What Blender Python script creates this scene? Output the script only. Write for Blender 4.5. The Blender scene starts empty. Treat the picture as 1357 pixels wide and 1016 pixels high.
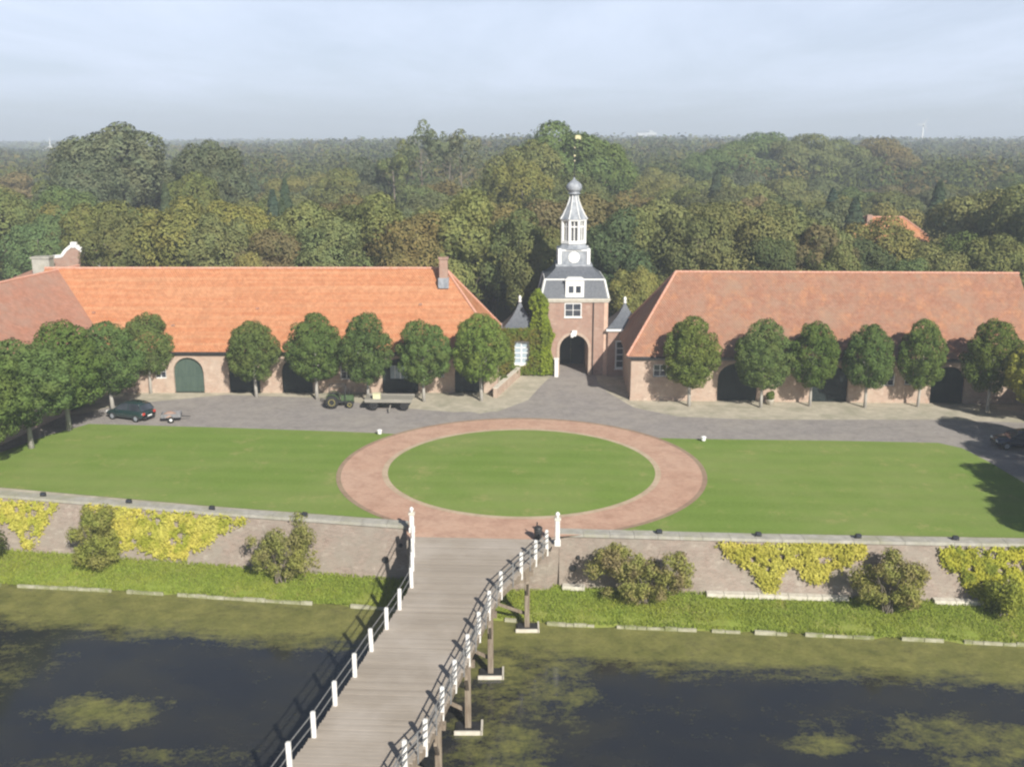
import bpy, math, random
import numpy as np
from mathutils import Vector, Matrix

C = bpy.context.scene.collection
SC = bpy.context.scene
R = math.radians
H = 24.0
TH = R(13.8)
F = 1319.0

def P(px, py, z=0.0):
    """point of the plane at height z on the bearing of a pixel of the photograph"""
    v = (py - 508.0) / F
    u = (px - 678.5) / F
    a = TH + math.atan(v)
    d = (H - z) / math.tan(a)
    w = d * math.cos(TH) + (H - z) * math.sin(TH)
    return (u * w, d)

def XA(px, d, z):
    return (px - 678.5) / F * (d * math.cos(TH) + (H - z) * math.sin(TH))

# ------------------------------------------------------------------ mesh builder
class MB:
    def __init__(s):
        s.v = []; s.f = []
    def add(s, vs, fs):
        b = len(s.v)
        s.v.extend([tuple(p) for p in vs])
        s.f.extend([tuple(b + i for i in f) for f in fs])
        return s
    def box(s, x0, x1, y0, y1, z0, z1):
        vs = [(x0,y0,z0),(x1,y0,z0),(x1,y1,z0),(x0,y1,z0),(x0,y0,z1),(x1,y0,z1),(x1,y1,z1),(x0,y1,z1)]
        return s.add(vs, [(0,3,2,1),(4,5,6,7),(0,1,5,4),(1,2,6,5),(2,3,7,6),(3,0,4,7)])
    def bbox(s, x0, x1, y0, y1, z0, z1, b=0.03):
        """box with chamfered vertical and top edges"""
        def ring(i, z): return [(x0+i+b,y0+i,z),(x1-i-b,y0+i,z),(x1-i,y0+i+b,z),(x1-i,y1-i-b,z),(x1-i-b,y1-i,z),(x0+i+b,y1-i,z),(x0+i,y1-i-b,z),(x0+i,y0+i+b,z)]
        vs = ring(0,z0)+ring(0,z1-b)+ring(b,z1)
        fs = [tuple(range(7,-1,-1)), tuple(range(16,24))]
        for k in range(2):
            for i in range(8):
                j = (i+1)%8
                fs.append((8*k+i,8*k+j,8*k+8+j,8*k+8+i))
        return s.add(vs, fs)
    def bar(s, p, q, w, h, up=(0,0,1)):
        p = Vector(p); q = Vector(q); d = (q-p).normalized()
        up = Vector(up)
        if abs(d.dot(up)) > .99: up = Vector((0,1,0))
        a = d.cross(up).normalized()*w/2; b = a.cross(d).normalized()*h/2
        vs = [p-a-b,p+a-b,p+a+b,p-a+b,q-a-b,q+a-b,q+a+b,q-a+b]
        return s.add(vs, [(0,3,2,1),(4,5,6,7),(0,1,5,4),(1,2,6,5),(2,3,7,6),(3,0,4,7)])
    def tube(s, pts, rad, n=8):
        pts = [Vector(p) for p in pts]
        if not hasattr(rad, '__len__'): rad = [rad]*len(pts)
        vs = []; fs = []
        for i, p in enumerate(pts):
            d = (pts[min(i+1,len(pts)-1)] - pts[max(i-1,0)]).normalized()
            up = Vector((0,0,1)) if abs(d.z) < .9 else Vector((1,0,0))
            a = d.cross(up).normalized(); b = a.cross(d)
            for k in range(n):
                t = 2*math.pi*k/n
                vs.append(p + (a*math.cos(t)+b*math.sin(t))*rad[i])
        for i in range(len(pts)-1):
            for k in range(n):
                m = (k+1)%n
                fs.append((i*n+k, i*n+m, (i+1)*n+m, (i+1)*n+k))
        fs.append(tuple(range(n-1,-1,-1))); fs.append(tuple((len(pts)-1)*n+k for k in range(n)))
        return s.add(vs, fs)
    def lathe(s, prof, c=(0,0,0), n=16, rot=0.0, axis='z'):
        vs = []; fs = []
        for r, z in prof:
            for k in range(n):
                t = 2*math.pi*k/n + rot
                if axis == 'z': vs.append((c[0]+r*math.cos(t), c[1]+r*math.sin(t), c[2]+z))
                elif axis == 'y': vs.append((c[0]+r*math.cos(t), c[1]+z, c[2]+r*math.sin(t)))
                else: vs.append((c[0]+z, c[1]+r*math.cos(t), c[2]+r*math.sin(t)))
        for i in range(len(prof)-1):
            for k in range(n):
                m = (k+1)%n
                fs.append((i*n+k, i*n+m, (i+1)*n+m, (i+1)*n+k))
        fs.append(tuple(range(n-1,-1,-1))); fs.append(tuple((len(prof)-1)*n+k for k in range(n)))
        return s.add(vs, fs)
    def prism(s, poly, z0, z1):
        """poly: xy points, counter-clockwise"""
        n = len(poly)
        vs = [(x,y,z0) for x,y in poly]+[(x,y,z1) for x,y in poly]
        fs = [tuple(range(n-1,-1,-1)), tuple(range(n,2*n))]
        for i in range(n):
            j = (i+1)%n
            fs.append((i,j,n+j,n+i))
        return s.add(vs, fs)
    def xprism(s, poly, y0, y1):
        """poly in xz, extruded along y"""
        n = len(poly)
        vs = [(x,y0,z) for x,z in poly]+[(x,y1,z) for x,z in poly]
        fs = [tuple(range(n)), tuple(range(2*n-1,n-1,-1))]
        for i in range(n):
            j = (i+1)%n
            fs.append((j,i,n+i,n+j))
        return s.add(vs, fs)
    def wall(s, x0, x1, y0, y1, z0, z1, ops=()):
        """wall slab with real openings: (xc, w, zb, h, arched)"""
        x = x0
        for xc, w, zb, h, arch in sorted(ops):
            a, b = xc-w/2, xc+w/2
            if a > x+1e-4: s.box(x, a, y0, y1, z0, z1)
            if zb > z0+1e-4: s.box(a, b, y0, y1, z0, zb)
            if arch:
                n = 10; r = w/2; rise = min(arch, h)
                for k in range(n):
                    t0 = math.pi - math.pi*k/n; t1 = math.pi - math.pi*(k+1)/n
                    xa, xb = xc+r*math.cos(t0), xc+r*math.cos(t1)
                    za, zb2 = zb+h-rise+rise*math.sin(t0), zb+h-rise+rise*math.sin(t1)
                    s.xprism([(xa,za),(xb,zb2),(xb,z1),(xa,z1)], y0, y1)
            else:
                s.box(a, b, y0, y1, zb+h, z1)
            x = b
        if x < x1-1e-4: s.box(x, x1, y0, y1, z0, z1)
        return s
    def hip(s, x0, x1, y0, y1, ze, zr, hl, hr, t=0.18, yr=None):
        yr = (y0+y1)/2 if yr is None else yr
        e = [(x0,y0,ze),(x1,y0,ze),(x1,y1,ze),(x0,y1,ze)]
        lo = [(p[0],p[1],p[2]-t) for p in e]
        a = (x0+hl, yr, zr); b = (x1-hr, yr, zr)
        return s.add(e+lo+[a,b], [(0,1,9,8),(1,2,9),(2,3,8,9),(3,0,8),(0,4,5,1),(1,5,6,2),(2,6,7,3),(3,7,4,0),(4,7,6,5)])
    def build(s, name, m, parent=None, smooth=False):
        me = bpy.data.meshes.new(name)
        me.from_pydata(s.v, [], s.f)
        me.materials.append(m)
        if smooth: me.polygons.foreach_set('use_smooth', [True]*len(me.polygons))
        me.update()
        o = bpy.data.objects.new(name, me); C.objects.link(o)
        if parent: o.parent = parent
        return o

def tag(o, label=None, cat=None, group=None, kind=None):
    if label: o['label'] = label
    if cat: o['category'] = cat
    if group: o['group'] = group
    if kind: o['kind'] = kind
    return o

def thing(name, label, cat, loc=(0,0,0), rz=0.0, group=None):
    o = bpy.data.objects.new(name, None); C.objects.link(o)
    o.location = loc; o.rotation_euler = (0,0,rz); o.empty_display_size = .5
    return tag(o, label, cat, group)

def copy_tree(root, loc, rz=0.0, scale=1.0, label=None, group=None):
    r = root.copy(); C.objects.link(r)
    r.location = loc; r.rotation_euler = (0,0,rz)
    r.scale = scale if hasattr(scale,'__len__') else (scale,)*3
    if label: r['label'] = label
    if group: r['group'] = group
    for ch in list(root.children):
        c = ch.copy(); C.objects.link(c); c.parent = r
        for g in list(ch.children):
            d = g.copy(); C.objects.link(d); d.parent = c
    return r

# ------------------------------------------------------------------ materials
def newmat(name):
    m = bpy.data.materials.new(name); m.use_nodes = True
    nt = m.node_tree; nt.nodes.clear()
    out = nt.nodes.new('ShaderNodeOutputMaterial')
    return m, nt, out

class NB:
    def __init__(s, nt): s.nt = nt
    def n(s, t, **kw):
        x = s.nt.nodes.new(t)
        for k, v in kw.items(): setattr(x, k, v)
        return x
    def l(s, a, b): s.nt.links.new(a, b)
    def math(s, op, a, b=None, c=None, clamp=False):
        x = s.n('ShaderNodeMath', operation=op, use_clamp=clamp)
        for i, v in enumerate((a, b, c)):
            if v is None: continue
            if hasattr(v, 'links') or hasattr(v, 'is_linked'): s.l(v, x.inputs[i])
            else: x.inputs[i].default_value = v
        return x.outputs[0]
    def mix(s, f, a, b, blend='MIX'):
        x = s.n('ShaderNodeMix', data_type='RGBA', blend_type=blend)
        if hasattr(f, 'is_linked'): s.l(f, x.inputs[0])
        else: x.inputs[0].default_value = f
        for i, v in ((6, a), (7, b)):
            if hasattr(v, 'is_linked'): s.l(v, x.inputs[i])
            else: x.inputs[i].default_value = (*v, 1)
        return x.outputs[2]
    def obj(s):
        return s.n('ShaderNodeTexCoord').outputs['Object']
    def map(s, vec, scale=(1,1,1), loc=(0,0,0), rot=(0,0,0)):
        x = s.n('ShaderNodeMapping'); s.l(vec, x.inputs[0])
        x.inputs['Scale'].default_value = scale; x.inputs['Location'].default_value = loc; x.inputs['Rotation'].default_value = rot
        return x.outputs[0]
    def noise(s, vec, scale, detail=4, rough=.6, dist=0):
        x = s.n('ShaderNodeTexNoise'); s.l(vec, x.inputs['Vector'])
        x.inputs['Scale'].default_value = scale; x.inputs['Detail'].default_value = detail
        x.inputs['Roughness'].default_value = rough; x.inputs['Distortion'].default_value = dist
        return x.outputs['Fac']
    def ramp(s, f, stops):
        x = s.n('ShaderNodeValToRGB'); s.l(f, x.inputs[0])
        e = x.color_ramp.elements
        while len(e) < len(stops): e.new(.5)
        for i, (p, c) in enumerate(stops):
            e[i].position = p
            e[i].color = (*c, 1) if hasattr(c, '__len__') else (c, c, c, 1)
        return x.outputs[0]
    def step(s, f, a, b):
        x = s.n('ShaderNodeMapRange', clamp=True); s.l(f, x.inputs[0])
        x.inputs[1].default_value = a; x.inputs[2].default_value = b
        return x.outputs[0]
    def bump(s, h, strength=.3, dist=.05):
        x = s.n('ShaderNodeBump'); s.l(h, x.inputs['Height'])
        x.inputs['Strength'].default_value = strength; x.inputs['Distance'].default_value = dist
        return x.outputs[0]
    def pbsdf(s, col, rough=.8, normal=None, metal=0, spec=None):
        x = s.n('ShaderNodeBsdfPrincipled')
        if hasattr(col, 'is_linked'): s.l(col, x.inputs['Base Color'])
        else: x.inputs['Base Color'].default_value = (*col, 1)
        if hasattr(rough, 'is_linked'): s.l(rough, x.inputs['Roughness'])
        else: x.inputs['Roughness'].default_value = rough
        x.inputs['Metallic'].default_value = metal
        if spec is not None: x.inputs['Specular IOR Level'].default_value = spec
        if normal is not None: s.l(normal, x.inputs['Normal'])
        return x.outputs[0]

def M_noise(name, c1, c2, scale=3.0, rough=.85, stretch=(1,1,1), bump=.2, bscale=None, c3=None, s3=.35, metal=0, spec=.3, lo=.35, hi=.65, dist=.05):
    m, nt, out = newmat(name); b = NB(nt)
    v = b.map(b.obj(), stretch)
    f = b.step(b.noise(v, scale, 5), lo, hi)
    col = b.mix(f, c1, c2)
    if c3 is not None:
        g = b.step(b.noise(v, s3, 4, .7), .45, .65)
        col = b.mix(g, col, c3)
    nrm = b.bump(b.noise(v, bscale or scale*4, 3), bump, dist) if bump else None
    b.l(b.pbsdf(col, rough, nrm, metal, spec), out.inputs[0])
    return m

def M_brick(name, c1, c2, mortar, stain, s=1.0):
    m, nt, out = newmat(name); b = NB(nt)
    o = b.obj(); sx = b.n('ShaderNodeSeparateXYZ'); b.l(o, sx.inputs[0])
    u = b.math('ADD', sx.outputs[0], sx.outputs[1])
    cm = b.n('ShaderNodeCombineXYZ'); b.l(u, cm.inputs[0]); b.l(sx.outputs[2], cm.inputs[1])
    br = b.n('ShaderNodeTexBrick'); b.l(cm.outputs[0], br.inputs['Vector'])
    br.inputs['Scale'].default_value = 1.0
    br.inputs['Brick Width'].default_value = .27*s; br.inputs['Row Height'].default_value = .085*s
    br.inputs['Mortar Size'].default_value = .012*s; br.inputs['Bias'].default_value = 0
    br.inputs['Color1'].default_value = (*c1,1); br.inputs['Color2'].default_value = (*c2,1); br.inputs['Mortar'].default_value = (*mortar,1)
    f = b.step(b.noise(o, .6, 7, .72), .42, .62)
    f2 = b.step(b.noise(o, 2.8, 5, .7), .38, .62)
    col = b.mix(b.math('MULTIPLY', f, .75), br.outputs[0], stain)
    col = b.mix(b.math('MULTIPLY', f2, .5), col, mortar)
    f4 = b.step(b.noise(b.map(o,(1,1,1.6)), 1.1, 7, .78), .54, .66)
    col = b.mix(b.math('MULTIPLY', f4, .45), col, tuple(min(.7,x*1.55) for x in mortar))
    f3 = b.step(b.noise(o, 1.4, 6, .75), .52, .66)
    col = b.mix(b.math('MULTIPLY', f3, .35), col, tuple(x*.6 for x in c1))
    b.l(b.pbsdf(col, .9, b.bump(br.outputs['Fac'], .3, .01), 0, .2), out.inputs[0])
    return m

def M_tiles(name, base, alt, streak, row=.32, colw=.24, hstr=.25, vstr=.0, moss=None, mossamt=.5):
    m, nt, out = newmat(name); b = NB(nt)
    o = b.obj()
    sx = b.n('ShaderNodeSeparateXYZ'); b.l(o, sx.inputs[0])
    rows = b.math('FRACT', b.math('DIVIDE', sx.outputs[2], row))
    cols = b.math('SINE', b.math('MULTIPLY', b.math('ADD', sx.outputs[0], sx.outputs[1]), 2*math.pi/colw))
    f = b.step(b.noise(o, 1.3, 6, .7), .35, .65)
    col = b.mix(f, base, alt)
    h = b.step(b.noise(b.map(o, (.05,.05,3.2)), 1.0, 3, .6), .42, .62)
    col = b.mix(b.math('MULTIPLY', h, hstr), col, streak)
    if vstr:
        vv = b.step(b.noise(b.map(o, (.8,.8,.06)), 1.0, 4, .65), .5, .62)
        col = b.mix(b.math('MULTIPLY', vv, vstr), col, streak)
    tile = b.n('ShaderNodeTexVoronoi'); b.l(b.map(o, (1/colw,1/colw,1/row)), tile.inputs['Vector']); tile.inputs['Scale'].default_value = 1
    tv = b.n('ShaderNodeSeparateColor'); b.l(tile.outputs['Color'], tv.inputs[0])
    col = b.mix(b.math('MULTIPLY', tv.outputs[0], .4), col, tuple(c*.55 for c in base))
    stn = b.step(b.noise(b.map(o, (1,1,.25)), .7, 7, .75), .50, .68)
    col = b.mix(b.math('MULTIPLY', stn, .35), col, (base[0]*.62, base[1]*.75, base[2]*.85))
    if moss is not None:
        g = b.step(b.noise(o, .35, 6, .72), .44, .64)
        col = b.mix(b.math('MULTIPLY', g, mossamt), col, moss)
    hgt = b.math('ADD', b.math('MULTIPLY', rows, -1), b.math('MULTIPLY', cols, .5))
    b.l(b.pbsdf(col, .75, b.bump(hgt, .55, .045), 0, .3), out.inputs[0])
    return m

def M_leaf(name='foliage', col=None, var=.35, trans=.14, col2=None, big=0.0):
    """foliage: the colour of each tree is its object colour unless col is given; every leaf varies"""
    m, nt, out = newmat(name); b = NB(nt)
    geo = b.n('ShaderNodeNewGeometry'); rnd = geo.outputs['Random Per Island']
    if col is None:
        base = b.n('ShaderNodeObjectInfo').outputs['Color']
    else:
        x = b.n('ShaderNodeRGB'); x.outputs[0].default_value = (*col, 1); base = x.outputs[0]
    dark = b.mix(1.0, base, (.82,.85,.80), 'MULTIPLY')
    light = b.mix(1.0, base, (1.18,1.16,1.10), 'MULTIPLY')
    c = b.mix(rnd, dark, light)
    o = b.obj()
    n = b.step(b.noise(o, .45, 3, .6), .4, .65)
    warm = b.mix(1.0, base, (1.28,1.04,.9), 'MULTIPLY')
    c = b.mix(b.math('MULTIPLY', n, .55), c, warm)
    if col2 is not None:
        n2 = b.step(b.noise(o, .9, 4, .6), .45, .6)
        c = b.mix(n2, c, col2)
    d = b.n('ShaderNodeBsdfDiffuse'); b.l(c, d.inputs[0])
    t = b.n('ShaderNodeBsdfTranslucent'); b.l(b.mix(1.0, c, (1.1,1.2,.6), 'MULTIPLY'), t.inputs[0])
    mx = b.n('ShaderNodeMixShader'); mx.inputs[0].default_value = trans
    b.l(d.outputs[0], mx.inputs[1]); b.l(t.outputs[0], mx.inputs[2])
    b.l(mx.outputs[0], out.inputs[0])
    return m

LEAF = M_leaf()
BARK = M_noise('bark', (.12,.10,.075), (.22,.19,.15), 6, .95, (1,1,.2))
PALEBARK = M_noise('pale_bark', (.30,.28,.25), (.42,.40,.36), 6, .95, (1,1,.3))
BRICK = M_brick('stable_brick', (.33,.20,.145), (.44,.29,.215), (.47,.39,.32), (.48,.38,.30))
TBRICK = M_brick('tower_brick', (.28,.13,.095), (.37,.195,.14), (.36,.28,.23), (.41,.28,.22))
WBRICK = M_brick('moat_brick', (.19,.13,.105), (.31,.225,.185), (.32,.285,.24), (.26,.235,.195))
ORANGE = M_tiles('orange_pantiles', (.46,.175,.078), (.52,.235,.118), (.57,.31,.17), hstr=.55)
PINK = M_tiles('weathered_pantiles', (.32,.145,.088), (.35,.19,.128), (.45,.215,.112), hstr=.12, vstr=.7, moss=(.30,.20,.14), mossamt=.7)
BROWN = M_tiles('brown_pantiles', (.40,.19,.125), (.46,.25,.18), (.50,.21,.12), hstr=.2, vstr=.2, moss=(.36,.24,.18), mossamt=.6)
RIDGE = M_noise('ridge_tiles', (.50,.24,.16), (.62,.36,.27), 5, .8)
SLATE = M_noise('slate', (.075,.085,.10), (.15,.16,.18), 5, .5, (1,1,3), .2)
LEAD = M_noise('lead_sheet', (.20,.22,.25), (.38,.40,.43), 2.5, .42, (1,1,.6), .1)
WHITE = M_noise('white_paint', (.74,.74,.72), (.84,.84,.82), 4, .6, bump=.05)
DIRTYWHITE = M_noise('weathered_white_paint', (.62,.61,.57), (.82,.81,.79), 6, .7, bump=.1)
GLASS = M_noise('dark_glass', (.03,.035,.045), (.07,.08,.10), .8, .06, bump=0, spec=.6)
PALEGLASS = M_noise('pale_glass', (.32,.40,.46), (.42,.50,.55), .8, .1, bump=0, spec=.6)
GREEN2 = M_noise('grey_green_paint', (.05,.08,.065), (.08,.115,.09), 2, .6, (6,6,.4), .1)
GREEN = M_noise('dark_green_paint', (.010,.016,.017), (.022,.032,.031), 2, .5, (6,6,.4), .1)
GREY = M_noise('grey_boards', (.16,.16,.17), (.24,.24,.25), 2, .7, (8,8,.3))
STONE = M_noise('sandstone', (.52,.48,.40), (.64,.60,.52), 3, .85)
PLANK = None
DARKMETAL = M_noise('dark_metal', (.03,.03,.032), (.06,.06,.062), 4, .5, bump=.05, metal=.3)
RUBBER = M_noise('rubber', (.018,.018,.018), (.03,.03,.03), 6, .85)
YELLOW = M_noise('yellow_paint', (.65,.55,.12), (.7,.6,.2), 4, .5, bump=0)
TGREEN = M_noise('tractor_green', (.05,.085,.035), (.08,.12,.055), 4, .5, bump=0)
GREYWOOD = M_noise('grey_wood', (.20,.19,.16), (.32,.30,.26), 3, .9, (.4,8,8))
RAILWOOD = M_noise('rail_wood', (.15,.15,.15), (.24,.24,.235), 3, .8, (2,2,2))
GOLD = M_noise('gilding', (.62,.56,.32), (.72,.66,.42), 3, .4, bump=0, metal=.3)
PIERWOOD = M_noise('pier_wood', (.17,.13,.095), (.28,.235,.18), 3, .9, (4,4,.4))

def mat_grass(name, a, b_, c, fine=6.0, big=.06, stripe=0.0, bumpd=.05):
    m, nt, out = newmat(name); b = NB(nt); o = b.obj()
    col = b.mix(b.step(b.noise(o, fine, 6, .75), .38, .62), a, b_)
    col = b.mix(b.math('MULTIPLY', b.step(b.noise(o, big, 6, .68), .42, .62), .7), col, c)
    # mowing: faint lanes along the length of the lawn
    if stripe:
        sx = b.n('ShaderNodeSeparateXYZ'); b.l(b.map(o, rot=(0,0,R(4))), sx.inputs[0])
        w = b.math('SINE', b.math('MULTIPLY', sx.outputs[1], 2*math.pi/2.4))
        w = b.step(w, -.4, .4)
        col = b.mix(b.math('MULTIPLY', w, stripe), col, tuple(x*1.25 for x in b_))
    # dry, worn spots
    d = b.step(b.noise(o, .35, 7, .82), .55, .70)
    col = b.mix(b.math('MULTIPLY', d, .7), col, (c[0]*1.5, c[1]*1.15, c[2]*1.5))
    b.l(b.pbsdf(col, .95, b.bump(b.noise(o, 14, 4, .8), .6, bumpd), 0, .1), out.inputs[0])
    return m
LAWN = mat_grass('lawn_grass', (.140,.222,.036), (.185,.270,.056), (.245,.290,.090), stripe=.18)
BANKG = mat_grass('bank_grass', (.19,.25,.04), (.26,.32,.06), (.28,.29,.08), fine=3, big=.25, bumpd=.12)
FORESTG = M_noise('forest_floor', (.035,.045,.02), (.06,.065,.03), .2, .95, bump=.3, bscale=2)

def mat_paving(name, a, b_, joint, c3, bw=.22, bh=.11, big=.12):
    m, nt, out = newmat(name); b = NB(nt); o = b.obj()
    br = b.n('ShaderNodeTexBrick'); b.l(b.map(o, rot=(0,0,R(8))), br.inputs['Vector'])
    br.inputs['Scale'].default_value = 1; br.inputs['Brick Width'].default_value = bw; br.inputs['Row Height'].default_value = bh
    br.inputs['Mortar Size'].default_value = bh*.09
    br.inputs['Color1'].default_value = (*a,1); br.inputs['Color2'].default_value = (*b_,1); br.inputs['Mortar'].default_value = (*joint,1)
    col = b.mix(b.math('MULTIPLY', b.step(b.noise(o, big, 6, .7), .4, .65), .6), br.outputs[0], c3)
    col = b.mix(b.math('MULTIPLY', b.step(b.noise(o, .7, 7, .75), .45, .65), .5), col, tuple(x*.62 for x in a))
    b.l(b.pbsdf(col, .9, b.bump(br.outputs['Fac'], .3, .01), 0, .2), out.inputs[0])
    return m
COBBLE = mat_paving('grey_cobbles', (.29,.265,.255), (.36,.33,.31), (.22,.20,.18), (.37,.335,.29), .3, .2)
PATHBRICK = mat_paving('red_clinker', (.50,.275,.19), (.58,.345,.245), (.46,.37,.28), (.58,.41,.31))
EDGEBRICK = mat_paving('dark_clinker_edge', (.33,.20,.14), (.40,.27,.18), (.26,.23,.17), (.34,.28,.18))
PALEEDGE = mat_paving('pale_clinker_edge', (.52,.38,.25), (.60,.45,.31), (.40,.35,.27), (.55,.46,.34))
GRAVEL = M_noise('sandy_gravel', (.40,.36,.28), (.52,.47,.37), 1.2, .95, bump=.3, bscale=20, c3=(.33,.31,.23), s3=.4)
COPING = M_noise('coping_stone', (.33,.315,.28), (.46,.44,.385), 1.5, .9, bump=.2, c3=(.34,.33,.24), s3=.5)
ALGAESTONE = M_noise('mossy_edge_stone', (.30,.29,.19), (.48,.46,.36), 1.2, .9, c3=(.18,.20,.07), s3=.8)

def mat_planks():
    m, nt, out = newmat('weathered_planks'); b = NB(nt); o = b.obj()
    rnd = b.n('ShaderNodeNewGeometry').outputs['Random Per Island']
    col = b.mix(rnd, (.33,.285,.235), (.41,.355,.295))
    g = b.step(b.noise(b.map(o, (.7,10,1)), 1.6, 5, .7), .35, .65)
    col = b.mix(b.math('MULTIPLY', g, .4), col, (.26,.225,.185))
    w = b.step(b.noise(o, .22, 4, .6), .46, .66)
    col = b.mix(b.math('MULTIPLY', w, .5), col, (.50,.45,.40))
    b.l(b.pbsdf(col, .85, b.bump(g, .3, .01), 0, .2), out.inputs[0])
    return m
PLANK = mat_planks()

def mat_water():
    m, nt, out = newmat('moat_water'); b = NB(nt); o = b.obj()
    sx = b.n('ShaderNodeSeparateXYZ'); b.l(o, sx.inputs[0]); X, Y = sx.outputs[0], sx.outputs[1]
    neg = b.math('MINIMUM', X, 0.0); pos = b.math('MAXIMUM', X, 0.0)
    ys = b.math('ADD', b.math('ADD', b.math('MULTIPLY', neg, -.138), b.math('MULTIPLY', pos, -.096)), 54.6)
    d = b.math('SUBTRACT', ys, Y)          # metres from the bank
    n1 = b.noise(b.map(o, (.6,1,1)), .35, 6, .65)
    # width of the floating weed along the bank
    edge = b.math('ADD', d, b.math('MULTIPLY', b.math('SUBTRACT', n1, .5), 7.0))
    near = b.step(b.math('ADD', d, b.math('MULTIPLY', b.math('SUBTRACT', b.noise(b.map(o, (.35,1.2,1)), .5, 7, .72), .5), 5.5)), 6.0, 3.4)
    mask = near
    def blob(px, py, rx, ry, k=1.0):
        cx, cy = P(px, py, -4)
        a = b.math('DIVIDE', b.math('SUBTRACT', X, cx), rx); c = b.math('DIVIDE', b.math('SUBTRACT', Y, cy), ry)
        r = b.math('ADD', b.math('MULTIPLY', a, a), b.math('MULTIPLY', c, c))
        r = b.math('ADD', r, b.math('MULTIPLY', b.math('SUBTRACT', nf, .5), 5.5))
        return b.math('MULTIPLY', b.step(r, 1.7, -.3), k)
    nf = b.noise(b.map(o, (.8,1,1)), .55, 7, .72)
    for a in ((130,945,3.0,1.7,.95),(0,885,3.2,3.4,.45),(250,1000,3.5,.8,.4),(700,905,3.4,4.5,.8),(655,985,2.6,3.2,.8),(1095,985,2.0,.9,.75),(1290,985,4.5,2.4,.75),
              (640,870,2.6,5,.8),(1340,880,5,2.4,.6),(500,870,2.5,2.2,.35),(70,1016,4,1.0,.4),(900,940,6,1.0,.16),(1190,960,6,1.6,.3)):
        mask = b.math('MAXIMUM', mask, blob(*a))
    speck = b.math('MULTIPLY', b.step(b.noise(b.map(o, (.5,1,1)), 1.1, 5, .75), .64, .72), .35)
    mask = b.math('MAXIMUM', mask, speck)
    fine = b.noise(o, 5.0, 5, .75)
    mott = b.noise(b.map(o, (.7,1,1)), 1.6, 6, .75)
    mask = b.math('ADD', mask, b.math('MULTIPLY', b.step(b.noise(b.map(o, (.4,1,1)), .25, 5, .6), .45, .75), .12))
    brk = b.step(b.math('ADD', b.math('ADD', b.math('MULTIPLY', b.math('SUBTRACT', fine, .5), 1.5), b.math('MULTIPLY', b.math('SUBTRACT', mott, .5), 1.6)), mask), .28, 1.0)
    mask = b.math('MULTIPLY', brk, .93)
    colA = b.mix(b.step(b.noise(o, .8, 6, .75), .35, .65), (.145,.155,.038), (.27,.26,.075))
    colA = b.mix(b.math('MULTIPLY', b.step(fine, .4, .65), .45), colA, (.075,.072,.020))
    alg = b.pbsdf(colA, .75, b.bump(fine, .5, .04), 0, .3)
    rip = b.noise(b.map(o, (1,1.6,1)), 2.5, 4, .6)
    murk = b.mix(b.step(n1, .4, .65), (.020,.022,.026), (.034,.033,.026))
    wat = b.pbsdf(murk, .10, b.bump(rip, .06, .05), 0, .5)
    mx = b.n('ShaderNodeMixShader'); b.l(mask, mx.inputs[0]); b.l(wat, mx.inputs[1]); b.l(alg, mx.inputs[2])
    b.l(mx.outputs[0], out.inputs[0])
    return m
WATER = mat_water()

def paint(name, col, rough=.25):
    m, nt, out = newmat(name); b = NB(nt)
    s = b.n('ShaderNodeBsdfPrincipled'); s.inputs['Base Color'].default_value = (*col,1)
    s.inputs['Roughness'].default_value = rough; s.inputs['Coat Weight'].default_value = .6
    d = b.step(b.noise(b.obj(), 2, 4), .3, .7)
    b.l(b.mix(d, col, tuple(c*.8+.01 for c in col)), s.inputs['Base Color'])
    b.l(s.outputs[0], out.inputs[0]); return m

# ------------------------------------------------------------------ foliage meshes
def leaves_mesh(name, cen, nor, size, rng, mat):
    n = len(cen)
    cen = np.asarray(cen, float); nor = np.asarray(nor, float)
    nor /= np.linalg.norm(nor, axis=1, keepdims=True)+1e-9
    r = rng.normal(size=(n,3)); t = np.cross(nor, r); t /= np.linalg.norm(t, axis=1, keepdims=True)+1e-9
    b = np.cross(nor, t)
    s = (size*rng.uniform(.6,1.35,size=(n,1))) if not hasattr(size,'__len__') else (np.asarray(size)[:,None]*rng.uniform(.6,1.35,size=(n,1)))
    a = s*rng.uniform(.45,.75,size=(n,1))
    v = np.stack([cen+t*s*.62, cen+b*a*.62+nor*s*.12, cen-t*s*.62, cen-b*a*.62+nor*s*.12], axis=1).reshape(-1,3)
    me = bpy.data.meshes.new(name)
    me.vertices.add(n*4); me.vertices.foreach_set('co', v.astype(np.float32).ravel())
    me.loops.add(n*4); me.loops.foreach_set('vertex_index', np.arange(n*4, dtype=np.int32))
    me.polygons.add(n); me.polygons.foreach_set('loop_start', np.arange(0,n*4,4,dtype=np.int32))
    try: me.polygons.foreach_set('loop_total', np.full(n,4,dtype=np.int32))
    except Exception: pass
    me.materials.append(mat); me.update(); me.validate()
    return me

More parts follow.
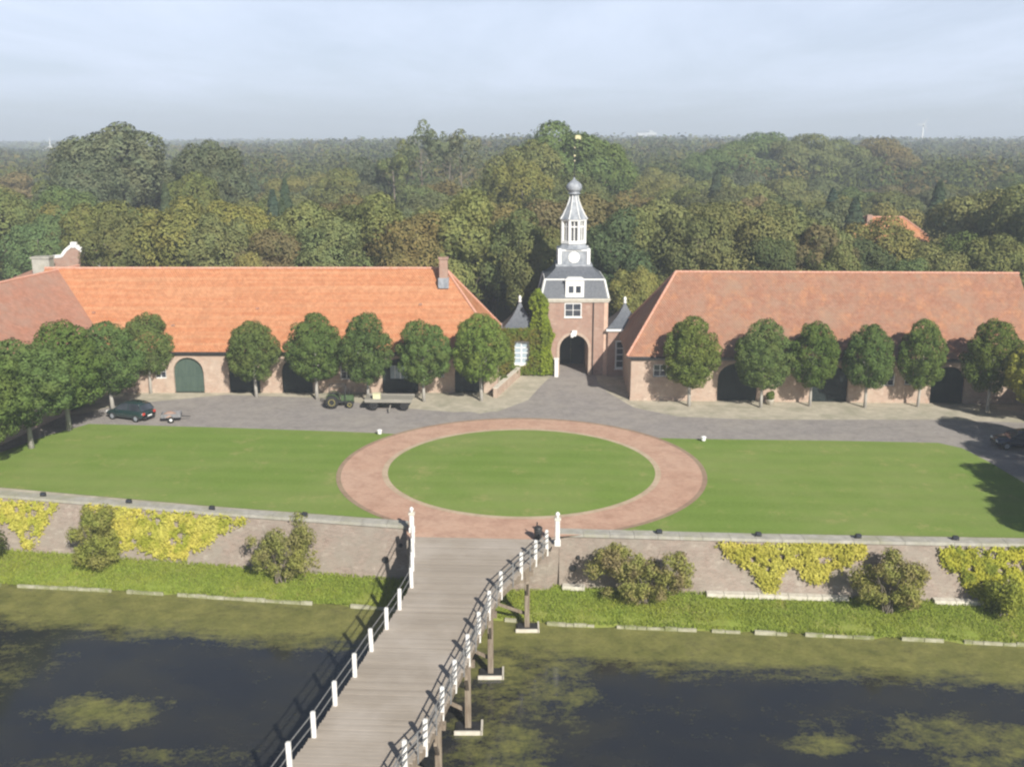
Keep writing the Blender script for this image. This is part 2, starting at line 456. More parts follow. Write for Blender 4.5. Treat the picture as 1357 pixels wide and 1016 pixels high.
def lobe_points(rng, n, lobes, inner=.78, up=.15, core=.70, jit=.28):
    lobes = np.asarray(lobes, float)
    w = lobes[:,3]**2; w /= w.sum()
    out_c = []; out_n = []; need = n
    while need > 0:
        k = rng.choice(len(lobes), size=need*2, p=w)
        d = rng.normal(size=(need*2,3)); d[:,2] += up; d /= np.linalg.norm(d, axis=1, keepdims=True)
        L = lobes[k]
        rr = L[:,3:4]*rng.uniform(inner,1.06,size=(need*2,1))
        c = L[:,:3]+d*rr
        dist = np.linalg.norm(c[:,None,:]-lobes[None,:,:3], axis=2)/lobes[None,:,3]
        ok = (dist.min(axis=1) > core)
        c = c[ok][:need]; dd = d[ok][:need]
        out_c.append(c); out_n.append(dd + rng.normal(size=dd.shape)*jit)
        need -= len(c)
    return np.concatenate(out_c), np.concatenate(out_n)

def limbs(mb, rng, base_r, h, spread, z0, n=6, trunk_top=.75):
    lean = rng.normal(size=2)*.02*h
    pts = [(0,0,-.2),(lean[0]*.2,lean[1]*.2,h*.15),(lean[0]*.6,lean[1]*.6,h*.45),(lean[0],lean[1],h*trunk_top)]
    mb.tube(pts, [base_r*1.25, base_r, base_r*.75, base_r*.3], 8)
    for i in range(n):
        t = rng.uniform(0,2*math.pi) if n < 3 else (i+rng.uniform(-.3,.3))*2*math.pi/n
        z = z0+(h*trunk_top-z0)*rng.uniform(0,.8)
        e = spread*rng.uniform(.55,.9)
        mid = (math.cos(t)*e*.5, math.sin(t)*e*.5, z+e*.45)
        end = (math.cos(t)*e, math.sin(t)*e, z+e*rng.uniform(.6,1.1))
        mb.tube([(lean[0]*.5,lean[1]*.5,z), mid, end], [base_r*.45, base_r*.3, base_r*.08], 6)

def broadleaf_proto(seed, h, r, nl, nleaf, leaf, low=.15, flat=1.0, thin=0.0, trunk_r=.3):
    rng = np.random.default_rng(seed)
    zc = h*(1+low)/2; rz = h*(1-low)/2*.86
    lobes = []
    for i in range(nl):
        d = rng.normal(size=3); d /= np.linalg.norm(d)
        if d[2] < -.55: d[2] *= -.5
        k = rng.uniform(.50,.84)
        lr = r*rng.uniform(.20,.40)*(1.0 if thin == 0 else .8)
        lobes.append((d[0]*r*k, d[1]*r*k, zc+d[2]*rz*k*flat, lr))
    if thin == 0: lobes += [(0,0,zc,r*.62),(0,0,zc-rz*.35,r*.6),(0,0,zc+rz*.35,r*.5)]
    c, nn = lobe_points(rng, nleaf, lobes)
    root = bpy.data.objects.new('broadleaf_tree', None); C.objects.link(root)
    me = leaves_mesh('crown', c, nn, leaf, rng, LEAF)
    cr = bpy.data.objects.new('crown', me); C.objects.link(cr); cr.parent = root
    mb = MB(); limbs(mb, rng, trunk_r, h, r*.85, h*max(low,.2), 7)
    mb.build('trunk', BARK, root, True)
    root['_h'] = h; root['_r'] = r
    return root

def set_crown_color(root, col):
    for ch in root.children:
        if ch.name.startswith('crown'): ch.color = (*col, 1)

# ================================================================== SETTING
struct = lambda name, mb, m: tag(mb.build(name, m), kind='structure')

# --- shoreline / wall geometry in plan (from left to right)
def line_pts(pts, z): return [P(a, b, z) for a, b in pts]
WT_L = [P(0,656,0), P(270,678,0), P(541,697,0)]
WT_R = [P(741,707,0), P(1000,714,0), P(1357,721,0)]
def extend(pts, x0=None, x1=None):
    pts = list(pts)
    if x0 is not None:
        (xa,ya),(xb,yb) = pts[0], pts[1]; pts.insert(0, (x0, ya+(yb-ya)/(xb-xa)*(x0-xa)*.6))
    if x1 is not None:
        (xa,ya),(xb,yb) = pts[-2], pts[-1]; pts.append((x1, yb+(yb-ya)/(xb-xa)*(x1-xb)))
    return pts
TOP = extend(WT_L, x0=-90) + extend(WT_R, x1=90)
def interp(pts, x):
    for (xa,ya),(xb,yb) in zip(pts, pts[1:]):
        if x <= xb: return ya+(yb-ya)*(x-xa)/(xb-xa)
    (xa,ya),(xb,yb) = pts[-2], pts[-1]
    return yb+(yb-ya)/(xb-xa)*(x-xb)
def yt(x): return interp(TOP, x)
ZB = -3.3
BASE = extend([P(0,728,ZB),P(235,745,ZB),P(515,767,ZB)], x0=-90)+extend([P(700,775,ZB),P(940,787,ZB),P(1300,798,ZB)], x1=90)
def yb(x): return interp(BASE, x)
ZS = -3.85
SHORE = extend([P(0,773,ZS),P(140,780,ZS),P(483,802,ZS)], x0=-90)+extend([P(740,825,ZS),P(1149,842,ZS),P(1357,852,ZS)], x1=90)
def ysh(x): return interp(SHORE, x)

# ground: courtyard platform reaching to the horizon
g = MB()
xs = [-2500,-600,-90]+[p[0] for p in TOP[1:-1]]+[90,600,2500]
front = [(x, yt(max(-90,min(90,x)))) for x in xs]
g.add([(x,y,0) for x,y in front]+[(x,115,0) for x,_ in front], [(i,i+1,len(xs)+i+1,len(xs)+i) for i in range(len(xs)-1)])
struct('ground', g, GRAVEL)
g = MB(); g.add([(-2500,114.9,.02),(2500,114.9,.02),(2500,2500,.02),(-2500,2500,.02)], [(0,1,2,3)])
struct('forest_ground', g, FORESTG)
# water
g = MB(); g.add([(-2500,-120,-4),(2500,-120,-4),(2500,80,-4),(-2500,80,-4)], [(0,1,2,3)])
struct('water', g, WATER)

# bank: a strip of grass between the foot of the wall and the water
g = MB(); rng = np.random.default_rng(5)
N = 360; cols = 9
for i in range(N+1):
    x = -90+180*i/N
    a, b = yb(x)+1.2, ysh(x)
    wob = .18*math.sin(x*.9)+.12*math.sin(x*2.3+1)+rng.normal()*.04
    for j in range(cols):
        t = j/(cols-1)
        y = a+(b+wob-a)*t
        z = ZB+.1*(1-t)+(ZS-ZB)*t**1.3+rng.normal()*.035*(0<j<cols-1)
        if j == cols-1: z = -4.05
        g.v.append((x,y,z))
for i in range(N):
    for j in range(cols-1):
        a = i*cols+j; g.f.append((a, a+1, a+cols+1, a+cols))
o = struct('bank', g, BANKG)
for p in o.data.polygons: p.use_smooth = True

# grass blades standing on the bank: nobody could count them
rng = np.random.default_rng(11)
n = 52000
bx = rng.uniform(-42, 38, n); t = rng.uniform(0,1,n)**.9
Bx = np.array([p[0] for p in BASE]); By = np.array([p[1] for p in BASE]); Sx = np.array([p[0] for p in SHORE]); Sy = np.array([p[1] for p in SHORE])
ya = np.interp(bx, Bx, By); ybb = np.interp(bx, Sx, Sy)
by = ya+(ybb-ya)*t
bz = ZB+.1*(1-t)+(ZS-ZB)*t**1.3
hh = rng.uniform(.04,.11,n)*(1+.6*(t>.93)+.8*(t<.07))
dx = rng.normal(size=n)*.06; dy = rng.normal(size=n)*.06; wd = rng.uniform(.02,.05,n); an = rng.uniform(0,math.pi,n)
v = np.empty((n,3,3)); v[:,0] = np.stack([bx-np.cos(an)*wd, by-np.sin(an)*wd, bz-.04],1); v[:,1] = np.stack([bx+np.cos(an)*wd, by+np.sin(an)*wd, bz-.04],1)
v[:,2] = np.stack([bx+dx, by+dy, bz+hh],1)
me = bpy.data.meshes.new('bank_grass_blades')
me.vertices.add(n*3); me.vertices.foreach_set('co', v.astype(np.float32).ravel())
me.loops.add(n*3); me.loops.foreach_set('vertex_index', np.arange(n*3,dtype=np.int32))
me.polygons.add(n); me.polygons.foreach_set('loop_start', np.arange(0,n*3,3,dtype=np.int32))
try: me.polygons.foreach_set('loop_total', np.full(n,3,dtype=np.int32))
except Exception: pass
me.materials.append(M_leaf('grass_blades', (.26,.33,.06), trans=.3)); me.update(); me.validate()
o = bpy.data.objects.new('bank_grass', me); C.objects.link(o)
tag(o, 'bright green grass growing along the moat bank', 'grass', kind='stuff')

# stone edging at the waterline
def edging(name, x0, x1, seed):
    r = random.Random(seed); g = MB(); x = x0
    while x < x1:
        L = r.uniform(.4,1.3)
        if r.random() < .7:
            y0 = ysh(x)-.02; y1 = ysh(x+L)-.02; z = -3.86+r.uniform(-.06,.03); w = r.uniform(.10,.20)
            g.bar((x,y0-.05,z-.15), (x+L-.04,y1-.05,z-.15), w, .42)
        x += L
    return struct(name, g, ALGAESTONE)
edging('stone_edging', -60, 60, 3)

# moat retaining wall: things on their own, left and right of the bridge
def moat_wall(name, label, xa, xb):
    root = thing(name, label, 'wall')
    g = MB(); n = 40; vs = []
    for i in range(n+1):
        x = xa+(xb-xa)*i/n
        y1, y2 = yb(x), yt(x)
        vs += [(x,y1-.0,ZB-.9),(x,y1,ZB),(x,y2,-.12),(x,y2+.6,-.12),(x,y2+.6,ZB-.9)]
    fs = []
    for i in range(n):
        a = i*5; b = a+5
        for k in range(5):
            m = (k+1)%5; fs.append((a+k, b+k, b+m, a+m))
    fs += [(0,1,2,3,4),(n*5+4,n*5+3,n*5+2,n*5+1,n*5)]
    g.add(vs, fs); g.build('wall', WBRICK, root)
    c = MB(); r = random.Random(int(abs(xa)*10)); x = xa
    while x < xb-.01:
        L = min(r.uniform(1.3,1.7), xb-x)
        dz = r.uniform(-.01,.01)
        y0, y1 = yt(x), yt(x+L)
        c.add([(x+.01,y0-.12,-.14),(x+L-.01,y1-.12,-.14),(x+L-.01,y1+.75,-.14),(x+.01,y0+.75,-.14),
               (x+.01,y0-.12,.07+dz),(x+L-.01,y1-.12,.07+dz),(x+L-.01,y1+.75,.07+dz),(x+.01,y0+.75,.07+dz)],
              [(0,3,2,1),(4,5,6,7),(0,1,5,4),(1,2,6,5),(2,3,7,6),(3,0,4,7)])
        x += L
    c.build('coping', COPING, root)
    return root
xl = WT_L[-1][0]; xr = WT_R[0][0]
moat_wall('moat_wall', 'mottled brick retaining wall with stone coping left of the bridge', -90, xl)
moat_wall('moat_wall', 'mottled brick retaining wall with stone coping right of the bridge', xr, 90)
# abutment under the bridge end
ab = thing('bridge_abutment', 'low brick abutment carrying the courtyard end of the bridge', 'abutment')
q_ = P(724,727,0)[0]+.12
g = MB(); g.prism([(xl+.12,57.32),(q_,57.32),(xr-.02,yt(xr)-.25),(xr-.02,yt(xr)+.55),(xl+.02,yt(xl)+.55),(xl+.02,yt(xl)-.2)], -4.5, .022)
g.build('wall', WBRICK, ab)
# stone ledges at foot of right wall
def ledge(pa, pb, label):
    (x0,_),(x1,_) = P(*pa, ZB), P(*pb, ZB)
    g = MB(); r = random.Random(int(x0*7)); x = x0
    while x < x1:
        L = min(r.uniform(.8,1.3), x1-x)
        g.bar((x,yb(x)-.22,ZB+.12),(x+L-.03,yb(x+L)-.22,ZB+.12),.45,.26); x += L
    tag(g.build('stone_ledge', STONE), label, 'ledge', 'stone ledges at the foot of the moat wall')
ledge((935,786),(1122,792),'long pale stone ledge below the yellow creeper right of the bridge')
ledge((1236,797),(1300,798),'short pale stone ledge at the wall foot left of the far right creeper')
ledge((745,776),(775,777),'stub of pale stone ledge at the wall foot beside the bridge')

# --- paved areas, lawns
def sheet(name, pix, z, m, world=None):
    pts = [P(a,b,0) for a,b in pix] if world is None else world
    g = MB(); g.add([(x,y,z) for x,y in pts], [tuple(range(len(pts)))])
    o = struct(name, g, m)
    nrm = o.data.polygons[0].normal
    if nrm.z < 0: o.data.flip_normals()
    return o
sheet('road', [(738,478),(786,478),(792,506),(806,520),(840,540),(900,552),(1000,556),(1150,556),(1250,556),(1357,560),(1500,565),(1500,640),(860,600),(500,600),(-60,640),(-60,560),(110,548),(160,536),(300,523),(420,527),(540,541),(600,546),(660,545),(700,530),(722,505)], .008, COBBLE)
# ring path
cx, cy = P(690.5, 621, 0)
a0 = P(512,622,0); a1 = P(870,622,0); f0 = P(690,571,0); n0 = P(690,684,0)
RCX = (a0[0]+a1[0])/2; RCY = (f0[1]+n0[1])/2
RI = ((a1[0]-a0[0])/2+(f0[1]-n0[1])/2)/2
o0 = P(450,630,0); o1 = P(937,630,0)
RO = (o1[0]-o0[0])/2
print('ring', RCX, RCY, RI, RO, (a1[0]-a0[0])/2, (f0[1]-n0[1])/2)
def ring(name, r0, r1, z, m, n=128):
    g = MB()
    for i in range(n):
        t = 2*math.pi*i/n
        g.v += [(RCX+r0*math.cos(t),RCY+r0*math.sin(t),z),(RCX+r1*math.cos(t),RCY+r1*math.sin(t),z)]
    for i in range(n):
        j = (i+1)%n
        mx_, my_ = g.v[2*i+1][0], g.v[2*i+1][1]
        if name == 'brick_path_edge' and my_ < RCY and xl-.2 < mx_ < xr+3.4: continue   # open towards the bridge
        g.f.append((2*i,2*i+1,2*j+1,2*j))
    return struct(name, g, m)
def disc(name, r, z, m, n=128, dome=0.0):
    g = MB(); K = 12
    g.v.append((RCX,RCY,z+dome))
    for k in range(1,K+1):
        q = k/K
        for i in range(n):
            t = 2*math.pi*i/n; g.v.append((RCX+r*q*math.cos(t),RCY+r*q*math.sin(t),z+dome*(1-q*q)))
    for i in range(n): g.f.append((0,1+i,1+(i+1)%n))
    for k in range(K-1):
        for i in range(n):
            j = (i+1)%n; g.f.append((1+k*n+i,1+(k+1)*n+i,1+(k+1)*n+j,1+k*n+j))
    return struct(name, g, m)
# lawns: left and right
def lawn(name, pix, z=.03):
    return sheet(name, pix, z, LAWN)
lawn('lawn', [(-80,625),(0,600),(60,578),(118,562),(160,563),(300,567),(450,572),(520,575),(640,578),(640,650),(610,693),(540,690),(270,670),(0,646),(-80,640)])
lawn('lawn', [(760,578),(930,582),(1100,584),(1243,587),(1275,594),(1310,612),(1357,640),(1420,690),(1420,714),(1357,713),(1000,707),(800,703),(770,690),(760,640)])
# brick apron from ring to bridge
xe_r = P(724,727,0)[0]+.15
apron = [P(520,690,0), P(560,640,0), P(800,640,0), P(840,695,0), P(800,703.5,0)]
sheet('apron', None, .036, PATHBRICK, world=[(xl+.15,57.35),(xe_r,57.35),(xr+.2,yt(xr)+.1),P(790,701,0),P(840,694,0),(RCX+RO*.55,RCY-RO*.7),(RCX-RO*.5,RCY-RO*.7),P(538,689.5,0)])
ring('brick_path', RI, RO, .042, PATHBRICK)
ring('brick_path_edge', RO-.12, RO+.22, .048, EDGEBRICK)
ring('brick_path_inner_edge', RI-.05, RI+.42, .048, PALEEDGE)
disc('round_lawn', RI, .05, LAWN, dome=.12)
# thin gravel line between lawn and coping is the ground itself
sheet('verge', [(636,548),(668,542),(700,528),(722,506),(738,492),(728,484),(690,492),(660,510),(640,530),(600,541)], .012, GRAVEL)
sheet('verge', [(786,492),(795,508),(815,524),(850,540),(900,551),(1000,554),(1150,554),(1290,556),(1290,535),(1000,531),(835,528),(800,500)], .012, GRAVEL)

# ================================================================== BRIDGE
LP = [P(385,1019),P(417,977),P(445,935),P(471,897),P(493,863),P(513,834),P(530,808),P(546,779),P(547,757),P(548,738),P(548,719)]
RP = [P(536,1017),P(563,988),P(585,943),P(602,906),P(620,871),P(634,840),P(647,811),P(663,784),P(690,758),P(709,741),P(724,727)]
def pre(pts, k, step):
    (xa,ya),(xb,yb) = pts[0], pts[4]
    d = math.hypot(xb-xa,yb-ya); ux, uy = (xb-xa)/d, (yb-ya)/d
    return [(xa-ux*step*i, ya-uy*step*i) for i in range(k,0,-1)]+pts
LPX = pre(LP, 9, 2.35); RPX = pre(RP, 9, 2.35)
def xe(pts, y): 
    q = sorted([(b,a) for a,b in pts])
    if y <= q[0][0]: (ya,xa),(yb_,xb) = q[0], q[1]
    elif y >= q[-1][0]: (ya,xa),(yb_,xb) = q[-2], q[-1]
    else:
        for (ya,xa),(yb_,xb) in zip(q, q[1:]):
            if ya <= y <= yb_: break
    return xa+(xb-xa)*(y-ya)/(yb_-ya)
br = thing('footbridge', 'long plank footbridge with white posts crossing the moat to the courtyard', 'bridge')
g = MB(); rr = random.Random(8); y = 14.0
while y < 57.25:
    w = rr.uniform(.20,.26)
    xa, xb = xe(LPX, y)-.10, xe(RPX, y)+.10
    if y > 57: xb = min(xb, xe(RPX,57)+.1+(y-57)*.4)
    ov = rr.uniform(-.03,.03); sk = rr.uniform(-.006,.006); dz = rr.uniform(-.006,.006)
    k = -.05*(xb-xa)
    vs = []
    for z in (.0+dz,.055+dz):
        vs += [(xa+ov,y-k/2,z),(xb+ov,y+k/2+sk,z),(xb+ov,y+k/2+w-.014+sk,z),(xa+ov,y-k/2+w-.014,z)]
    g.add(vs, [(0,3,2,1),(4,5,6,7),(0,1,5,4),(1,2,6,5),(2,3,7,6),(3,0,4,7)])
    y += w
g.build('deck', PLANK, br)
for pts, s in ((LPX,-1),(RPX,1)):
    g = MB()
    for a, b in zip(pts, pts[1:]): g.bar((a[0]-.02*s,a[1],-.19),(b[0]-.02*s,b[1],-.19),.2,.36)
    g.build('side_beam', PIERWOOD, br)
g = MB()
for f in (.3,.7):
    q = [(xe(LPX,y)*(1-f)+xe(RPX,y)*f, y) for y in (14,34,50,58)]
    for a, b in zip(q, q[1:]): g.bar((a[0],a[1],-.2),(b[0],b[1],-.2),.22,.36)
g.build('inner_beam', PIERWOOD, br)
pm = {}
def post_mesh(mb, x, y, h=1.22, w=.19):
    mb.bbox(x-w/2,x+w/2,y-w/2,y+w/2,-.42,h,.035)
for pts, s in ((LPX,-1),(RPX,1)):
    for (x,y) in pts:
        g = MB(); px_ = x+s*.02
        post_mesh(g, 0, 0, 1.22, .20)
        o = g.build('post', DIRTYWHITE, br); o.location = (px_, y, 0); o.rotation_euler = (rr.gauss(0,.012), rr.gauss(0,.012), rr.gauss(0,.05))
    g = MB()
    for a, b in zip(pts, pts[1:]):
        for z in ((.45,.78,1.08) if s > 0 else (.5,1.0)):
            g.bar((a[0]+s*.13,a[1],z),(b[0]+s*.13,b[1],z),.035,.055 if s > 0 else .045)
    g.build('rail', RAILWOOD, br)
    bal = None
    for a, b in (zip(pts, pts[1:]) if s > 0 else ()):
        m = ((a[0]+b[0])/2+s*.13,(a[1]+b[1])/2)
        if bal is None:
            g = MB(); g.bar((0,0,-.30),(0,0,1.12),.06,.08); bal = o = g.build('baluster', RAILWOOD, br)
        else:
            o = bal.copy(); C.objects.link(o); o.parent = br
        o.location = (m[0],m[1],0)
for yp in (53.6,48.4,43.3,38.1,32.9,27.7,22.5,17.3):
    xa, xb = xe(LPX,yp), xe(RPX,yp)
    root = MB()
    for x in (xa+.15,(xa+xb)/2,xb-.1): root.bbox(x-.15,x+.15,yp-.15,yp+.15,-4.6,-.37,.02)
    root.bar((xa-.2,yp-.02,-.5),(xb+.25,yp-.02,-.5),.34,.26)
    root.bar((xa+.1,yp-.2,-3.2),(xb-.1,yp-.2,-.8),.08,.18)
    root.bar((xa+.1,yp+.2,-.8),(xb-.1,yp+.2,-3.2),.08,.18)
    root.bar((xb-.1,yp,-1.9),(xb-.1,yp-1.5,-.42),.14,.16); root.bar((xb-.1,yp,-1.9),(xb-.1,yp+1.5,-.42),.14,.16)
    pr = root.build('pier', PIERWOOD, br)
    for x in (xa+.15,xb-.1):
        f = MB(); f.bbox(x-.62,x+.62,yp-.5,yp+.45,-4.4,-3.88,.04)
        f.build('footing', DARKMETAL, pr)
        e = MB(); e.box(x-.66,x+.66,yp-.60,yp-.503,-4.3,-3.80); e.box(x+.623,x+.72,yp-.60,yp+.45,-4.3,-3.80)
        e.build('footing_kerb', STONE, pr)

def gate_pillar(px, py, label, h=2.25):
    x, y = P(px, py, 0)
    r = thing('gate_pillar', label, 'pillar', (x,y,0), 0, 'white pillars at the courtyard end of the bridge')
    g = MB(); g.bbox(-.19,.19,-.19,.19,0,.35,.03); g.bbox(-.14,.14,-.14,.14,.352,h-.3,.03); g.build('shaft', DIRTYWHITE, r)
    g = MB(); g.bbox(-.2,.2,-.2,.2,h-.298,h-.16,.03); g.build('cap', STONE, r)
    g = MB(); g.lathe([(.05,0),(.10,.03),(.06,.08),(.12,.15),(.14,.22),(.10,.30),(.04,.35),(.01,.36)], (0,0,h-.16), 14); g.build('finial', WHITE, r, True)
    return r
gate_pillar(546, 705, 'white pillar with a ball finial at the left end of the bridge railing', 1.5)
gate_pillar(738.5, 722, 'white pillar with a ball finial at the right end of the bridge railing', 1.95)
# dark litter bin at right of the bridge mouth
def lbin(px, py, label, s=1.0):
    x, y = P(px,py,0); r = thing('litter_bin', label, 'bin', (x,y,0), .2)
    g = MB(); g.lathe([(.20,0),(.24,.1),(.26,.62),(.25,.66),(.23,.66)], (0,0,.12), 14); g.build('drum', DARKMETAL, r, True)
    g = MB(); g.lathe([(.28,0),(.28,.04),(.20,.12),(.03,.16)], (0,0,.80), 14); g.build('lid', DARKMETAL, r, True)
    g = MB(); g.bar((0,.28,0),(0,.28,1.1),.07,.07); g.build('post', DARKMETAL, r)
lbin(713, 716, 'dark round litter bin beside the right bridge railing')
# floodlights on the coping
FM = MB()
def floodlight_proto():
    r = bpy.data.objects.new('floodlight', None); C.objects.link(r)
    g = MB(); g.bbox(-.17,.17,-.10,.12,.08,.26,.03); g.build('housing', DARKMETAL, r)
    g = MB(); g.box(-.14,.14,-.118,-.102,.10,.24); g.build('lens', GLASS, r)
    g = MB(); g.box(-.21,-.18,-.03,.03,0,.2); g.box(.18,.21,-.03,.03,0,.2); g.box(-.21,.21,-.05,.05,-.02,.0); g.build('bracket', DARKMETAL, r)
    return r
fl = None
FLP = [((62,655),'small dark floodlight on the coping above the far left creeper'),((175,664),'small dark floodlight on the coping above the long yellow creeper'),
       ((284,673),'small dark floodlight on the coping between the long creeper and the ragged shrub'),((405,683),'small dark floodlight on the coping above the ragged shrub, nearest left of the bridge'),
       ((872,705),'small dark floodlight on the coping above the broad brown shrub, nearest right of the bridge'),((1003,709),'small dark floodlight on the coping above the arching yellow creeper'),
       ((1135,712),'small dark floodlight on the coping above the rounded shrub, third right of the bridge'),((1265,716),'small dark floodlight on the coping above the far right creeper')]
for (a,b), lab in FLP:
    x, y = P(a,b,0); y = yt(x)+.3
    if fl is None:
        fl = floodlight_proto(); o = fl; o.location = (x,y,.09)
        tag(fl, lab, 'floodlight', 'floodlights along the moat wall coping')
    else: o = copy_tree(fl, (x,y,.09), random.Random(a).uniform(-.3,.3), 1, lab)
def lawnlight(px, py, lab):
    x, y = P(px,py,0)
    r = thing('lawn_lamp', lab, 'lamp', (x,y,.03), .3, 'white lamps at the lawn corners')
    g = MB(); g.lathe([(.16,0),(.18,.05),(.17,.24),(.12,.28)], (0,0,.05), 12); g.build('lamp_body', WHITE, r, True)
    g = MB(); g.lathe([(.24,0),(.22,.06),(.08,.12),(.02,.13)], (0,0,.33), 12); g.build('hood', WHITE, r, True)
lawnlight(503,576,'low white lamp at the tip of the left lawn by the ring path')
lawnlight(932,585,'low white lamp at the tip of the right lawn by the ring path')

# ================================================================== BUILDINGS
def window(parent, x, y, z, w, h, muntins=2, rails=3, glass=None, name='window', t=.09, depth=.10):
    """frame facing -y; x centre, y front face"""
    g = MB()
    g.box(x-w/2,x-w/2+t,y,y+depth,z,z+h); g.box(x+w/2-t,x+w/2,y,y+depth,z,z+h)
    g.box(x-w/2+t,x+w/2-t,y,y+depth,z,z+t); g.box(x-w/2+t,x+w/2-t,y,y+depth,z+h-t,z+h)
    iw, ih = w-2*t, h-2*t
    for i in range(1,muntins): 
        c = x-w/2+t+iw*i/muntins; g.box(c-t*.35,c+t*.35,y+.015,y+depth-.01,z+t,z+h-t)
    for j in range(1,rails):
        c = z+t+ih*j/rails; g.box(x-w/2+t,x+w/2-t,y+.02,y+depth-.02,c-t*.25,c+t*.25)
    f = g.build(name, WHITE, parent)
    p = MB(); p.box(x-w/2+t*.5,x+w/2-t*.5,y+depth*.6,y+depth*.6+.02,z+t*.5,z+h-t*.5); p.build('pane', glass or GLASS, f)
    s = MB(); s.bbox(x-w/2-.08,x+w/2+.08,y-.07,y+.02,z-.09,z-.003,.015); s.build('sill', WHITE, f)
    return f

def barn_door(parent, xc, y, w, h, arch, mat=None, light=False):
    """double door set back in an opening"""
    mat = mat or GREEN
    r = w/2; n = 12
    poly = [(xc-r,0.0)]
    body = [(xc+r,0.02)]
    rise = arch if arch else 0
    if rise:
        for k in range(n+1):
            t = math.pi*k/n; body.append((xc+r*math.cos(t), h-rise+rise*math.sin(t)))
    else: body += [(xc+r,h),(xc-r,h)]
    body.append((xc-r,.02))
    g = MB(); g.xprism(body[::-1], y, y+.08); d = g.build('door', mat, parent)
    g = MB(); g.box(xc-.03,xc+.03,y-.02,y-.002,.03,h-.1)
    for s in (-1,1):
        for k in range(1,4):
            xx = xc+s*r*k/4; g.box(xx-.012,xx+.012,y-.012,y-.002,.05,h-(rise*.75 if rise else .1))
        for z in (.5,1.6): g.box(min(xc+s*.05,xc+s*(r-.08)),max(xc+s*.05,xc+s*(r-.08)),y-.03,y-.013,z,z+.14)
    g.build('door_batten', mat, d)
    if light:
        g = MB(); g.box(xc-.98,xc+.98,y-.06,y-.035,1.35,2.65); g.build('pane', PALEGLASS, d)
        g = MB(); g.box(xc-.04,xc+.04,y-.09,y-.062,1.35,2.65); g.box(xc-.55,xc-.5,y-.09,y-.062,1.35,2.65); g.box(xc+.5,xc+.55,y-.09,y-.062,1.35,2.65); g.build('glazing_bar', WHITE, d)

def arch_trim(parent, ops, y):
    for xc, w, zb, h, arch in ops:
        if not arch: continue
        g = MB()
        n = 12; r0 = w/2; r1 = w/2+.28
        for k in range(n):
            t0 = math.pi*k/n; t1 = math.pi*(k+1)/n; zc = zb+h-arch
            q = lambda rr_, rz, t: (xc+rr_*math.cos(t), zc+rz*math.sin(t))
            g.xprism([q(r0,arch,t1),q(r0,arch,t0),q(r1,arch+.28,t0),q(r1,arch+.28,t1)], y-.05, y-.003)
        g.build('arch_trim', BRICK, parent)

def ridge_caps(parent, pts, m=RIDGE, r=.13):
    g = MB()
    for a, b in pts:
        a = Vector(a); b = Vector(b); n = max(1,int((b-a).length/.42)); 
        for i in range(n):
            p = a+(b-a)*(i/n); q = a+(b-a)*((i+1.06)/n)
            g.tube([p,q],[r,r*.86],8)
    g.build('ridge_tile', m, parent)

def long_building(name, label, loc, rz, L, D, ze, zr, hl, hr, roofmat, ops, doors, wins, over=.45, brick=BRICK, dens=0):
    root = thing(name, label, 'building', loc, rz)
    T = .4
    g = MB(); allops = [(x,w,zb,h,a) for x,w,zb,h,a in ops]
    g.wall(0, L, 0, T, -.1, ze-.12, allops)
    g.box(0, T, T, D-T, -.1, ze-.12); g.box(L-T, L, T, D-T, -.1, ze-.12); g.box(0, L, D-T, D, -.1, ze-.12)
    g.build('wall', brick, root)
    g = MB()
    x = 0
    segs = []
    xs_ = sorted([(xc-w/2,xc+w/2) for xc,w,zb,h,a in allops if zb <= 0])
    for a, b in xs_+[(L,L)]:
        if a-x > .05:
            g = MB(); g.box(x+(0 if x else -.04), a, -.05, -.003, -.05, .3); g.build('plinth', brick, root)
        x = b
    g = MB(); g.box(-.06, L+.06, -.16, -.004, ze-.42, ze-.14); g.build('eaves_board', GREY, root)
    g = MB(); g.hip(-over, L+over, -over, D+over, ze, zr, hl+over, hr+over, t=.14)
    rf = g.build('roof', roofmat, root)
    # courses of tiles as real steps on the front slope
    caps = [((-over+hl+over, D/2, zr+.03),(L+over-hr-over, D/2, zr+.03))]
    if hl: caps += [((-over,-over,ze+.03),(hl,D/2,zr+.03)),((-over,D+over,ze+.03),(hl,D/2,zr+.03))]
    if hr: caps += [((L+over,-over,ze+.03),(L-hr,D/2,zr+.03)),((L+over,D+over,ze+.03),(L-hr,D/2,zr+.03))]
    ridge_caps(rf, caps)
    g = MB(); g.tube([(-over,-over-.08,ze-.08),(L+over,-over-.08,ze-.08)], .075, 8)
    g.build('gutter', DARKMETAL, root)
    arch_trim(root, allops, 0)
    for k, (x,w,zb,h,a) in enumerate(doors): barn_door(root, x, .27, w+.2, h+.1, a, mat=(GREEN2 if (k == 0 and dens) else None), light=(k in (dens if hasattr(dens,'__len__') else ())))
    for (x,w,zb,h) in wins: window(root, x, .12, zb, w, h, 2, 2)
    return root, rf

